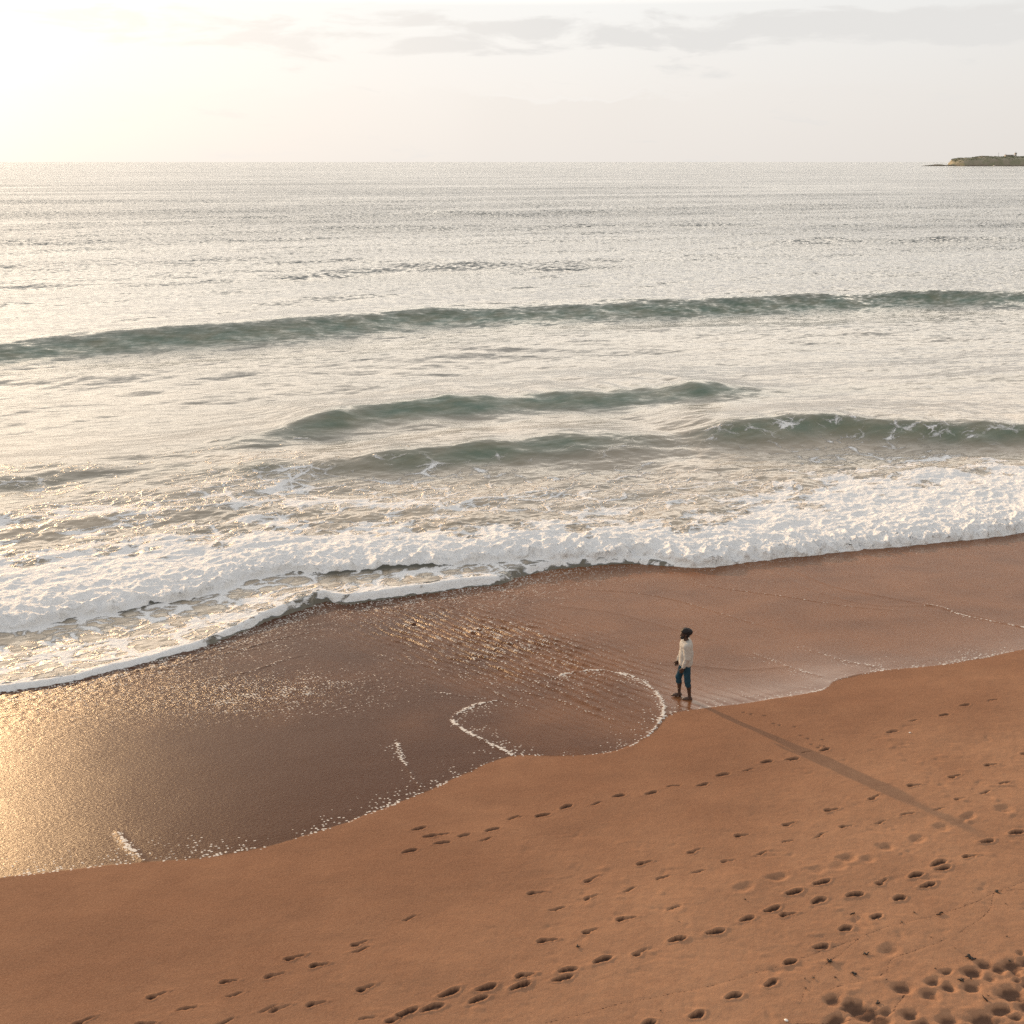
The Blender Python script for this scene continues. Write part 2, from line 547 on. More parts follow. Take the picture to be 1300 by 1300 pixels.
# bird tracks below the walker
for (X, Y) in [(200, 138), (228, 145), (280, 152), (316, 182), (340, 188), (400, 193), (424, 228), (452, 240), (465, 262), (508, 243), (500, 268), (492, 275), (515, 270)]:
    footprint(880 + X / 3.095, 860 + Y / 3.095, random.uniform(0, 3), .11, .06, .016, 'soft', 0.4)
# churned ground rises a little in the near right corner
tx, ty = unp(1260, 1280)
cor = np.exp(-(((BX - tx) / 2.2) ** 2 + ((BY - ty) / 1.3) ** 2))
BZ += cor * (0.010 * fbm(BX * 2.2, BY * 2.6, 4, 91) + 0.010 * fbm(BX * 9, BY * 9, 3, 92))

# thin wrack lines left by earlier tides
wrack = np.zeros_like(BZ)
foamA = np.zeros_like(BZ)


def poly_dist(pts2, pad):
    P = catmull([unp(*p) for p in pts2], 10)
    x0, y0 = P.min(0) - pad; x1, y1 = P.max(0) + pad
    i0, i1 = np.searchsorted(bxs, [x0, x1]); j0, j1 = np.searchsorted(bys, [y0, y1])
    sl_ = (slice(j0, j1), slice(i0, i1))
    gx, gy = BX[sl_], BY[sl_]
    wob = 0.035 * fbm(gx * 3, gy * 3, 3, 55)
    best = np.full(gx.shape, 1e9); par = np.zeros(gx.shape); sgn = np.zeros(gx.shape)
    for k in range(len(P) - 1):
        a, b = P[k], P[k + 1]
        ab = b - a; L2 = max(ab @ ab, 1e-9)
        u = np.clip(((gx - a[0]) * ab[0] + (gy - a[1]) * ab[1]) / L2, 0, 1)
        dx, dy = gx - a[0] - u * ab[0], gy - a[1] - u * ab[1]
        dd = np.hypot(dx, dy)
        mk = dd < best
        best[mk] = dd[mk]; par[mk] = (k + u[mk]) / (len(P) - 1)
        sgn[mk] = np.sign(ab[0] * (gy[mk] - a[1]) - ab[1] * (gx[mk] - a[0]))
    return sl_, best * sgn + wob, par


for pts, am in [([(1340, 1128), (1268, 1131), (1255, 1155), (1235, 1172), (1205, 1190), (1160, 1207), (1133, 1217), (1125, 1232), (1110, 1243), (1080, 1248), (1052, 1256)], .72),
                ([(1340, 1105), (1262, 1132), (1235, 1146), (1193, 1160), (1140, 1173), (1092, 1190), (1050, 1205), (980, 1228), (900, 1252), (800, 1272), (690, 1300)], .75),
                ([(1092, 1190), (1070, 1208), (1052, 1222), (1030, 1243), (1015, 1275)], .7),
                ([(1230, 1040), (1150, 1075), (1085, 1100), (1080, 1112), (1060, 1118)], .5),
                ([(1150, 1262), (1140, 1276), (1125, 1288), (1060, 1297), (1010, 1300)], .8),
                ([(980, 1182), (900, 1200), (850, 1210), (760, 1245), (700, 1275), (640, 1300)], .5),
                ([(940, 1145), (860, 1150), (760, 1152), (640, 1158), (560, 1162), (500, 1168)], .35),
                ([(1300, 955), (1200, 965), (1120, 975)], .3)]:
    sl_, dd, par = poly_dist(pts, 0.3)
    wrack[sl_] = np.maximum(wrack[sl_], am * np.exp(-(dd / 0.015) ** 2))
    BZ[sl_] += -0.004 * am * np.exp(-(dd / 0.02) ** 2) 

# swash: film thickness, foam seams and lobes
film = smooth(0.0, 0.5, dse)
edge_n = 0.5 + 0.5 * fbm(BX * .55, BY * .55, 2, 61)
brk = np.clip(.55 + 1.1 * fbm(BX * 1.3, BY * 1.3, 3, 62), .1, 1)
foamA = np.maximum(foamA, (0.25 + 0.65 * edge_n) * brk * np.exp(-((dse - 0.05) / (0.04 + 0.10 * edge_n)) ** 2) * (dse > -0.03))
foamA = np.maximum(foamA, 0.72 * brk * np.clip(edge_n * 1.7 - .22, 0, 1) * np.exp(-np.maximum(dse - 0.05, 0) / (0.12 + 0.50 * edge_n)) * (dse > 0))
for pts, wd, am, tail in [
    ([(712, 857), (735, 853), (760, 851), (785, 855), (805, 860), (825, 872), (838, 887), (843, 902), (836, 918), (820, 937), (800, 948)], .07, 1.0, .35),
    ([(632, 889), (612, 893), (590, 901), (576, 911), (580, 921), (600, 933), (622, 944), (650, 958)], .08, 1.0, .35),
    ([(505, 944), (508, 958), (516, 972), (524, 986), (533, 998), (543, 1006)], .06, .80, .2),
    ([(150, 1058), (160, 1072), (172, 1084), (186, 1096)], .09, .98, .1),
    ([(560, 880), (590, 884), (630, 888)], .06, .62, .2),
    ([(1176, 768), (1195, 771), (1215, 779), (1250, 787), (1300, 797), (1350, 806)], .06, .85, .1),
    ([(1020, 822), (1060, 835), (1085, 842), (1110, 846)], .10, .5, .3),
    ([(960, 830), (1000, 846), (1040, 858)], .10, .5, .3),
    ([(715, 840), (740, 848), (760, 853)], .05, .55, .2)]:
    sl_, dd, par = poly_dist(pts, 0.9)
    tap = 1 - 0.35 * par
    bq = brk[sl_]
    v = am * np.clip(.32 + .95 * bq, 0, 1) * np.exp(-(dd / (.78 * wd * (.45 + .7 * tap) * (.5 + bq))) ** 2)
    v = np.maximum(v, .62 * bq * am * np.exp(-np.abs(dd) / tail) * (dd < 0 if wd != .08 else dd > 0))
    v *= smooth(0, .05, par) * (1 - smooth(.95, 1, par)) if False else 1
    foamA[sl_] = np.maximum(foamA[sl_], v)
    BZ[sl_] += 0.012 * am * np.exp(-(dd / (wd * .8)) ** 2) * wet[sl_]
for pts, wd, am in [([(430, 778), (520, 803), (600, 838), (690, 870)], .05, .40), ([(480, 768), (570, 788), (660, 818), (742, 850)], .05, .46), ([(560, 770), (640, 788), (700, 818), (750, 846)], .05, .42),
                    ([(600, 852), (680, 882), (740, 902), (800, 915)], .05, .36), ([(450, 820), (540, 845), (620, 875), (700, 905)], .05, .32), ([(520, 772), (610, 800), (690, 838), (760, 872)], .05, .40),
                    ([(860, 735), (940, 750), (1040, 765), (1150, 775)], .05, .22), ([(700, 745), (800, 752), (900, 775), (1000, 800)], .05, .24), ([(420, 800), (340, 815), (260, 835), (180, 860)], .07, .36), ([(400, 830), (320, 850), (240, 872)], .08, .36)]:
    sl_, dd, par = poly_dist(pts, 0.5)
    g_ = np.exp(-((dd + .12 * np.sin(par * 9)) / wd) ** 2) * np.sin(np.pi * np.clip(par, 0, 1)) ** .5 * wet[sl_]
    foamA[sl_] = np.maximum(foamA[sl_], am * g_)
    BZ[sl_] += .014 * g_
# thin old seams of the returning water on the right
for pts, am in [([(700, 768), (780, 778), (860, 800), (900, 812)], .010), ([(1000, 722), (1060, 745), (1120, 757), (1180, 769), (1300, 796)], .014),
                ([(960, 716), (1040, 752), (1110, 768), (1180, 769)], .008), ([(760, 815), (840, 838), (930, 850), (1000, 846)], .008),
                ([(500, 805), (600, 838), (690, 868), (760, 900)], .018), ([(560, 790), (650, 815), (740, 850)], .014)]:
    sl_, dd, par = poly_dist(pts, 0.6)
    BZ[sl_] += am * np.exp(-(dd / .09) ** 2) * wet[sl_]
BZ += 0.007 * film * wet
# ripples combed by the backwash (crests run down to the right)
rx, ry = unp(600, 815)
ra = wdir((520, 772), (735, 850))
kx, ky = -math.sin(ra), math.cos(ra)
wx = fbm(BX * .5, BY * .5, 3, 41) * 0.9 + fbm(BX * 1.6, BY * 1.6, 2, 42) * .22
ph = (BX * kx + BY * ky + wx * 0.26) / 0.29
u_ = (BX - rx) * math.cos(ra) + (BY - ry) * math.sin(ra)
v_ = (BX - rx) * kx + (BY - ry) * ky
rm = np.exp(-(u_ / 5.0) ** 2 - ((v_ - .2) / 2.1) ** 2) * (.75 + .8 * np.clip(fbm(BX * .8, BY * .8, 2, 43) + .3, 0, 1))
rip = np.sin(2 * math.pi * ph) + 0.35 * np.sin(4 * math.pi * ph + 1.0) + .6 * perlin(BX * 4, BY * 4, 44)
BZ += wet * rm * 0.022 * rip
foamA = np.maximum(foamA, wet * rm * np.clip(.46 * rip + .10 + .25 * fbm(BX * 3, BY * 3, 2, 65), 0, .62))  # crest flecks: foam bits plus sun glints painted as pale colour
# choppy thin water just in front of the bore
dbo = E2(BT) - BS
chop = np.exp(-np.maximum(dbo - .3, 0) / 1.7) * smooth(0.2, 1.0, dse)
left = 1 - smooth(tpix(760, 800), tpix(1000, 800), BT)
BZ += wet * chop * (.35 + .65 * left) * 0.018 * (fbm(BT * 2.2, BS * 4.5, 3, 47) + .9 * perlin(BT * 5.5, BS * 9, 49))
foamA = np.maximum(foamA, wet * chop * (.25 + .75 * left) * np.clip(.36 + .9 * fbm(BT * 1.3, BS * 3.2, 4, 63), 0, .5))
gx_, gy_ = unp(330, 880)
gl = np.exp(-(((BX - gx_) / 3.4) ** 2 + ((BY - gy_) / 1.5) ** 2))
BZ += wet * gl * 0.012 * (perlin(BX * 5, BY * 7, 48) + .6 * perlin(BX * 9, BY * 13, 50))
foamA = np.maximum(foamA, wet * gl * np.clip(.30 + .7 * fbm(BX * 2, BY * 3, 3, 64), 0, .5))
glit = np.clip(chop * .5 * (.3 + .7 * left) + gl * .85 + rm * .7, 0, 1) * wet
mott = .35 * fbm(BX * .45 + 9, BY * .6, 4, 52) - .15 + .6 * smooth(tpix(900, 800), tpix(300, 900), BT)
wet_dark = smooth(0.0, 1.0, 0.45 + 1.0 * mott + .35 * np.exp(-(((BX - unp(330, 1010)[0]) / 4) ** 2 + ((BY - unp(330, 1010)[1]) / 2.2) ** 2)))

nr, nc = BX.shape
me = mesh_np('beach', np.stack([BX, BY, BZ], -1).reshape(-1, 3), grid_faces(nr, nc))
for nme, v in (('wet', wet), ('dry', dry), ('foam', np.clip(foamA, 0, 1) * smooth(-.03, 0.0, dse)), ('wrack', wrack), ('wet_dark', wet_dark * wet), ('glit', glit), ('print_damp_shade', np.clip(damp_shade, 0, 1))):
    attr(me, nme, v)
attr(me, 'slick', wet * np.exp(-np.maximum(dse, 0) / 1.1) * smooth(tpix(780, 900), tpix(860, 900), BT) * (1 - .6 * smooth(tpix(1000, 880), tpix(1150, 860), BT)))


def mat_beach():
    m, nt, b = new_mat('wet_and_dry_sand')
    co = nt.add('ShaderNodeTexCoord').outputs['Object']
    wet, dry, foam, wrk, dw, gl = [nt.attr(k) for k in ('wet', 'dry', 'foam', 'wrack', 'wet_dark', 'glit')]
    big = nt.noise(co, 0.55, 5, 0.6)[0]
    med = nt.noise(co, 6.0, 6, 0.65)[0]
    fine = nt.noise(co, 38.0, 4, 0.75)[0]
    dmask = nt.m('ADD', nt.m('MULTIPLY', dry, 0.85), nt.lin(big, .3, .7, -.28, .28), clamp=True)
    c = nt.mix(dmask, (.180, .087, .049), (.315, .172, .099))
    c = nt.mix(nt.lin(med, .3, .7, 0, .36), c, (.175, .083, .049))
    c = nt.mix(nt.lin(fine, .35, .7, 0, .35), c, (.42, .25, .16))
    wc = nt.mix(nt.lin(big, .3, .7, 0, 1), (.200, .088, .038), (.175, .074, .030))
    wc = nt.mix(dw, wc, (.066, .025, .011))  # wet sand darker leftward and round one patch
    c = nt.mix(nt.m('MULTIPLY', nt.attr('print_damp_shade'), .9), c, (.045, .027, .022))  # print hollows darkened in colour: damp sand plus painted shade
    c = nt.mix(wet, c, wc)
    # tide wrack crumbs
    wn = nt.noise(co, 26.0, 4, 0.7)[0]
    wm = nt.sstep(nt.m('ADD', nt.m('MULTIPLY', wrk, .52), nt.m('MULTIPLY', wn, .9)), .70, .88)
    c = nt.mix(nt.m('MULTIPLY', wm, nt.sstep(wrk, .05, .3)), c, (.05, .028, .022))
    # foam flecks
    warp = nt.noise(co, 7.0, 3, 0.6)
    add = nt.add('ShaderNodeVectorMath', operation='MULTIPLY_ADD')
    nt.put(add.inputs[0], warp[1]); add.inputs[1].default_value = (.10, .10, 0); nt.put(add.inputs[2], co)
    vor = nt.voro(nt.mapping(add.outputs[0], rot=(0, 0, -TH), scale=(.75, 1.0, 1)), 17.0)
    sep = nt.add('ShaderNodeSeparateColor'); nt.put(sep.inputs[0], vor[1])
    lf = nt.m('MULTIPLY', foam, nt.lin(warp[0], .3, .7, .75, 1.25))
    has = nt.m('LESS_THAN', sep.outputs[0], nt.m('MULTIPLY', lf, 1.15))
    rad = nt.m('ADD', .22, nt.m('MULTIPLY', lf, .42))
    fm = nt.m('MULTIPLY', has, nt.sstep(nt.m('SUBTRACT', rad, vor[0]), 0.0, .10))
    fm = nt.m('MULTIPLY', fm, nt.sstep(foam, .02, .08))
    c = nt.mix(fm, c, (.56, .53, .49))
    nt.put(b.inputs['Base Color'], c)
    ro = nt.mixf(wet, .95, nt.mixf(nt.attr('slick'), nt.mixf(gl, .34, .22), .10))
    nt.put(b.inputs['Roughness'], nt.mixf(fm, ro, .6))
    nt.put(b.inputs['Specular IOR Level'], nt.mixf(wet, .12, nt.mixf(nt.attr('slick'), .12, .60)))
    b.inputs['IOR'].default_value = 1.36
    # relief: sand grain, film texture, beads
    g = nt.noise(co, 24.0, 5, 0.75)[0]
    film = nt.noise(nt.mapping(co, rot=(0, 0, -R(38)), scale=(1.0, 2.0, 1)), 13.0, 5, 0.62, .5)[0]
    n1 = nt.bump(g, nt.mixf(wet, .60, .03), .014)
    n2 = nt.bump(film, nt.m('MULTIPLY', nt.m('SUBTRACT', wet, nt.attr('slick')), nt.mixf(gl, .36, .9)), .030, n1)
    n3 = nt.bump(fm, .6, .012, n2)
    nt.put(b.inputs['Normal'], n3)
    return m


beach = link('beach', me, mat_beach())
tag(beach, 'orange brown sand beach with footprints, wet and dark along the swash', 'beach', kind='structure')

# ------------------------------------------------------------------ SEA
sig = [-0.30]
st = 0.05
while sig[-1] < 26000:
    sg = sig[-1]
    dist = 27.5 + max(sg, 0)
    stp = 0.05 if sg < 4 else max(0.055, dist * dist / 14000 * 0.5)
    stp = min(stp, 0.03 * dist)
    sig.append(sg + stp)
sig = np.array(sig)
NCOL = 1300
tau = np.linspace(-0.45, 1.62, NCOL)
SG, TA = np.meshgrid(sig, tau, indexing='ij')
T = TA * (28.0 + np.maximum(SG, 0))
tcl = np.clip(T, -22, 52)
near = np.exp(-(np.maximum(SG, 0) / 30.0) ** 2)
e2 = E2(tcl); e1 = np.maximum(E1(tcl), e2 + 0.25)
rg = .16 * fbm(T * .9, 0 * T + 3, 3, 104) + .05 * perlin(T * 4.3, 0 * T + 7, 105)
e2 = e2 + rg; e1 = np.maximum(e1, e2 + .25)
S = e2 * near + 27.5 * (1 - near) + SG
X, Y = xy(T, S)
DS = np.gradient(sig)[:, None] * np.ones_like(T)
DT = (tau[1] - tau[0]) * (28.0 + np.maximum(SG, 0))
dist = np.hypot(X, Y)

zb = beach_base(X, Y)
d2 = S - e2
rag1 = 0.22 * fbm(T * .8, S * .2, 3, 101) + 0.10 * perlin(T * 3.1, S * .8, 102)
d1 = S - e1 + rag1 * smooth(.25, .8, e1 - e2 + .3)
lvl = 0.015 + 0.5 * (np.sqrt((zb + .03) ** 2 + .008) + zb + .03) * .98
# first (low) bore
hb2 = 0.06 * (1 - smooth(tpix(620, 740), tpix(680, 740), T)) + 0.02
lip = smooth(-0.08, 0.34, d2 + .05 * perlin(T * 2.5, S * 1.5, 107))
z = (zb - 0.06) * (1 - lip) + lip * (np.maximum(lvl, zb + .04))
z = z + lip * hb2 * np.exp(-np.maximum(d2 - .2, 0) / 1.0)
# main bore
b1 = .55 * smooth(-0.15, 0.40, d1) + .45 * smooth(.15, 1.7, d1)
tr = T / 30.0
hb1 = (0.35 + 0.12 * fbm(T * .25, 0 * T, 2, 110)) * (0.8 + .25 * smooth(tpix(500, 730), tpix(1000, 700), T))
z = z + hb1 * b1 * (np.exp(-np.maximum(d1 - .5, 0) / 7.5) * .8 + .2 * np.exp(-np.maximum(d1 - .5, 0) / 2.2))
# lumpy foam
up = UP(np.clip(T, -25, 70))
wfoam = np.maximum(up - e1, 2.0)
q = d1 / wfoam
tight = 1 - smooth(.3, 1.1, e1 - e2)
inb = smooth(-0.05 - .28 * tight, .25 - .25 * tight, d1) * (1 - smooth(.7, 1.25, q))
bil = 1 - billow(T * 1.15, S * 1.15 + 4, 4, 120)
z = z + inb * (0.34 * np.exp(-np.maximum(d1, 0) / 1.0) + .17 * np.exp(-np.maximum(d1, 0) / 6.0) + .03) * (bil - .35)
push = inb * np.exp(-np.maximum(d1, 0) / .7) * .55 * (1 - billow(T * 1.5 + 30, S * .9, 3, 127) - .35)
X, Y = xy(T, S - push)
bil2 = 1 - billow(T * 2.6, S * 2.6 + 4, 3, 126)
z = z + 0.11 * np.exp(-((d2 - .18) / .25) ** 2) * (bil2 - .4) * (hb2 > .1)


# shaped waves
def wave(scurve, amp, lf, lb, lo, hi, seed):
    tc = np.clip(T, lo, hi)
    c = scurve(tc)
    wgl = 0.9 * fbm(T * .09, S * .05, 4, seed) + .09 * lf * perlin(T * .5, S * .4, seed + 5)
    d = S - c + wgl
    p = np.where(d < 0, np.exp(-(np.abs(d) / lf) ** 1.7), np.exp(-(d / lb) ** 1.6))
    tro = -0.22 * np.exp(-((d + 2.6 * lf) / (1.4 * lf)) ** 2)
    return amp * (p + tro), d


aA = 1.2 * (0.70 + .30 * smooth(-12, 22, T)) * (0.72 + .28 * (1 - smooth(70, 100, T))) * (1 + .30 * fbm(T * .07, S * .03, 3, 131))
wa, dA = wave(WA, 1.0, 3.1, 12.0, -60, 140, 130)
z = z + aA * wa
aB = .86 * (1 + .6 * fbm(T * .22, S * .1, 3, 134)) * 0.88 * smooth(tpix(230, 560, .5), tpix(460, 525, .5), T) * (1 - smooth(tpix(860, 493, .5), tpix(1010, 488, .5), T)) + .14
wb, dB = wave(WB, 1.0, 1.9, 7.5, tpix(150, 578, .5), tpix(1400, 465, .5), 133)
z = z + aB * wb
aC = 0.32 + 0.40 * fbm(T * .17, 0 * T, 2, 136) + .26 * np.exp(-((T - tpix(620, 572, .4)) / 5) ** 2) + .38 * smooth(tpix(840, 552, .4), tpix(960, 545, .4), T)
aC = aC * (.45 + .55 * smooth(tpix(150, 595, .4), tpix(420, 588, .4), T))
wc, dC = wave(WC, 1.0, 1.45, 5.5, tpix(-300, 622, .4), tpix(1700, 550, .4), 135)
z = z + aC * wc
# far swell lines
swn = fbm(T * .010, S * .030, 2, 140)
for (s0, a, lo, hi) in [(118, .42, -30, 24), (142, .40, 10, 92), (160, .34, -60, 40), (185, .38, 60, 140), (215, .50, -80, 0), (230, .40, 10, 120), (300, .65, 120, 420), (330, .5, -60, 120), (420, .7, -90, 200), (560, .8, 200, 700), (700, .9, -200, 350)]:
    k = s0 / 100
    d = S - s0 - 4 * k * fbm(T * .012 / k, 0 * T + s0, 2, 141) - (T - 40) * .02
    win = smooth(lo - 25 * k, lo + 25 * k, T) * (1 - smooth(hi - 25 * k, hi + 25 * k, T))
    z = z + a * win * np.where(d < 0, np.exp(-(d / (4.2 * k)) ** 2), np.exp(-(d / (9 * k)) ** 2))

# wind sea: many directional trains, faded where the sheet is too coarse to carry them
surf = 1 - smooth(2.0, 34.0, d1)
surf2 = 1 - smooth(14.0, 95.0, d1)
deepw = smooth(0.3, 1.2, lvl - zb) * smooth(0.3, 2.0, d2)
wrpx = 1.4 * fbm(T * .07, S * .07, 3, 150); wrpy = 1.4 * fbm(T * .07 + 40, S * .07, 3, 151)
gust = np.clip(0.75 + 0.9 * fbm(T * .035, S * .07, 3, 152), .2, 1.7)
NW = 64
eta = np.zeros_like(z)
for i in range(NW):
    lam = 0.55 * (60 / 0.55) ** (i / (NW - 1.0))
    lam *= rng.uniform(.9, 1.1)
    ang = rng.normal(0.10, .42 if lam < 12 else .22)
    stp = 0.008 if lam < 3 else (0.0075 if lam < 12 else .007)
    amp = lam * stp / (2 * math.pi) * 2.0
    proj = np.abs(math.sin(ang)) * DT + np.abs(math.cos(ang)) * DS
    fade = smooth(2.2, 5.0, lam / proj)
    if fade.max() <= 0: continue
    k = 2 * math.pi / lam
    eta += amp * fade * np.sin(k * ((T + wrpx * min(1, lam / 2)) * math.sin(ang) + (S + wrpy * min(1, lam / 2)) * math.cos(ang)) + rng.uniform(0, 6.28))
z = z + eta * gust * np.clip(deepw + .15, 0, 1) * smooth(-.2, 3.0, d1)
# broken, stirred water behind the bore
mess = surf * smooth(.4, 3, d1) * np.exp(-np.maximum(d1 - 16, 0) / 8.0)
z = z + mess * 0.17 * (fbm(T * .40, S * .62, 4, 160))
z = z + smooth(.3, .8, d2) * (1 - smooth(-.5, 0, d1)) * 0.035 * fbm(T * 1.6, S * 2.4, 3, 161)

# foam cover
fb = np.where(d1 < 0.6, 1.0, 0.0)
hole = fbm(T * .5, S * .8, 4, 170)
gapn = smooth(-.15, .35, fbm(T * .16, 0 * T + 5, 3, 176))
cov = smooth(0.05, .22, d1 + .42 * tight + .26 - .24 * gapn + .10 * perlin(T * 2.2, S * 2.2, 171)) * np.clip(1.00 - 0.70 * smooth(.05, .9, q) + .66 * hole * smooth(.08, .3, q), 0, 1)
cov = cov * (1 - smooth(.85, 1.15, q + .18 * hole))
right = smooth(tpix(780, 620), tpix(1000, 600), T)
cov = np.clip(cov + .10 * right * inb, 0, 1)
beyond = smooth(.8, 1.0, q) * np.exp(-np.maximum(S - up, 0) / 8.0) * (.52 + .40 * fbm(T * .16, S * .25, 3, 172)) * (1 - .4 * right)
lace2 = smooth(.1, .3, d2) * (1 - smooth(-.1, .15, d1)) * np.clip(.44 + .42 * fbm(T * .7, S * 1.1, 3, 173), 0, .9)
edge2 = smooth(.04, .13, d2 + .05 * perlin(T * 3, S * 3, 174)) * (1 - smooth(.22, .85, d2 + .35 * fbm(T * .5, S * .5, 3, 175))) * (1 - .35 * smooth(tpix(636, 742), tpix(652, 742), T)) * np.clip(.80 + .60 * fbm(T * 1.1, S * 2.2, 3, 178), .40, 1)
tgap = tpix(395, 770), tpix(418, 768)
gap = smooth(tgap[0] - 1.4, tgap[0] - .4, T) * (1 - smooth(tgap[1] - .15, tgap[1] + .1, T))
edge2 = edge2 * (1 - .55 * gap)
crestC = .42 * np.exp(-((dC + .6) / 1.6) ** 2) * right * np.clip(.7 + fbm(T * .5, S * .5, 2, 177), 0, 1)
F = np.clip(np.maximum.reduce([cov, beyond, lace2, edge2, crestC]), 0, 1)
turb = np.clip((.45 * surf + .55 * surf2) * (.80 + .5 * fbm(T * .12, S * .2, 3, 180)), 0, 1)
turb = np.maximum(turb * smooth(-.1, .5, d1), (1 - smooth(-.5, .2, d1)) * smooth(.25, .9, d2))
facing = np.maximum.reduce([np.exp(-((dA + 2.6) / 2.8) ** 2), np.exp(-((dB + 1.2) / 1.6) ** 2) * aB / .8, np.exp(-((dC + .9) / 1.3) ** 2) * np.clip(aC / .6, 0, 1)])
turb = np.clip(turb * (1 - .80 * facing), 0, 1)
turb = np.maximum(turb, .30 * (1 - smooth(.2, .6, d2)))

nr, nc = X.shape
me = mesh_np('sea', np.stack([X, Y, z], -1).reshape(-1, 3), grid_faces(nr, nc)[:, ::-1])
attr(me, 'foam', F); attr(me, 'turb', turb)
attr(me, 'face', np.clip(facing, 0, 1)); attr(me, 'near', np.exp(-(np.maximum(dist - 40, 0) / 130.0) ** 1.5))


def r_col(nt, sh):
    return nt.noise(nt.mapping(sh, scale=(.8, 1.5, 1)), .55, 5, .6)[0]


def mat_sea():
    m, nt, b = new_mat('sea_water')
    co = nt.add('ShaderNodeTexCoord').outputs['Object']
    F, tb, nr_ = nt.attr('foam'), nt.attr('turb'), nt.attr('near')
    sh = nt.mapping(co, rot=(0, 0, -TH))
    warp = nt.noise(sh, .9, 5, 0.6)
    add = nt.add('ShaderNodeVectorMath', operation='MULTIPLY_ADD')
    nt.put(add.inputs[0], warp[1]); add.inputs[1].default_value = (1.5, 1.1, 0); nt.put(add.inputs[2], sh)
    stretched = nt.mapping(add.outputs[0], scale=(.62, 1.0, 1))
    e1_ = nt.voro(stretched, 0.95, 'DISTANCE_TO_EDGE')[0]
    e2_ = nt.voro(stretched, 2.6, 'DISTANCE_TO_EDGE')[0]
    lace = nt.m('SUBTRACT', 1.0, nt.sstep(e1_, 0.0, .17))
    lace2 = nt.m('SUBTRACT', 1.0, nt.sstep(e2_, 0.0, .22))
    lc = nt.m('MAXIMUM', lace, nt.m('MULTIPLY', lace2, .72))
    n = nt.noise(stretched, 1.1, 8, .62)[0]
    v = nt.m('ADD', nt.m('MULTIPLY', F, 2.2), nt.m('ADD', nt.m('MULTIPLY', lc, .55), nt.m('MULTIPLY', nt.m('SUBTRACT', n, .5), 2.0)))
    fm = nt.m('MULTIPLY', nt.sstep(v, 1.02, 1.45), nt.sstep(F, .03, .15))
    c = nt.mix(nt.lin(r_col(nt, sh), .35, .65, 0, 1), (.115, .128, .076), (.052, .108, .072))
    c = nt.mix(nt.attr('face'), (.030, .040, .034), c)  # wave fronts coloured greener to stand for light passing through them
    c = nt.mix(tb, c, (.36, .295, .215))
    c = nt.mix(fm, c, (.78, .785, .785))
    nt.put(b.inputs['Base Color'], c)
    nt.put(b.inputs['Roughness'], nt.mixf(fm, nt.mixf(nr_, .10, .07), .75))
    b.inputs['IOR'].default_value = 1.333
    nt.put(b.inputs['Specular IOR Level'], nt.mixf(fm, nt.mixf(nr_, .60, .85), .15))
    r1 = nt.noise(nt.mapping(sh, scale=(.45, 1.15, 1)), 1.5, 7, .60, .25)[0]
    r2 = nt.noise(nt.mapping(sh, rot=(0, 0, .35), scale=(.7, 1.3, 1)), 5.5, 4, .6, .2)[0]
    r0 = nt.noise(nt.mapping(sh, scale=(.35, 1.1, 1)), .16, 5, .6)[0]
    water = nt.m('SUBTRACT', 1.0, fm)
    n0 = nt.bump(r0, nt.m('MULTIPLY', water, nt.lin(nr_, 0, 1, .55, .10)), 1.0)
    n1 = nt.bump(r1, nt.m('MULTIPLY', water, .26), .15, n0)
    n2 = nt.bump(r2, nt.m('MULTIPLY', water, .16), .05, n1)
    fc = nt.add('ShaderNodeSeparateColor'); nt.put(fc.inputs[0], nt.noise(nt.mapping(sh, scale=(.55, 1.0, 1)), 2.4, 3, .6)[1])
    gust = nt.noise(nt.mapping(sh, scale=(.13, 1.0, 1)), .030, 6, .66)[0]
    gk = nt.lin(gust, .32, .68, .42, 1.45)
    kk = nt.m('MULTIPLY', nt.m('MULTIPLY', nt.m('ADD', nt.mixf(nr_, 1.8, .055), nt.m('MULTIPLY', nt.attr('face'), .16)), gk), water)
    fv = nt.add('ShaderNodeCombineXYZ')
    nt.put(fv.inputs[0], nt.m('MULTIPLY', nt.m('SUBTRACT', fc.outputs[0], nt.mixf(nr_, .5 - .068 * ST, .5)), kk))
    nt.put(fv.inputs[1], nt.m('MULTIPLY', nt.m('SUBTRACT', fc.outputs[1], nt.mixf(nr_, .5 + .068 * CT, .5)), kk))
    fa = nt.add('ShaderNodeVectorMath', operation='ADD'); nt.put(fa.inputs[0], n2); nt.put(fa.inputs[1], fv.outputs[0])
    fn = nt.add('ShaderNodeVectorMath', operation='NORMALIZE'); nt.put(fn.inputs[0], fa.outputs[0])
    n2 = fn.outputs[0]
    ff = nt.noise(sh, 3.6, 8, .62)[0]
    n3 = nt.bump(nt.m('MULTIPLY', ff, fm), .9, .22, n2)
    nt.put(b.inputs['Normal'], n3)
    return m


sea = link('sea', me, mat_sea())
tag(sea, 'pale grey green sea with a breaking white foam line at the beach', 'sea', kind='structure')

# ------------------------------------------------------------------ HEADLAND
HY = 3480.0


def far_pt(px, py):
    r = ray(px, py)
    k = HY / r[1]
    return r[0] * k, CAM_H + r[2] * k


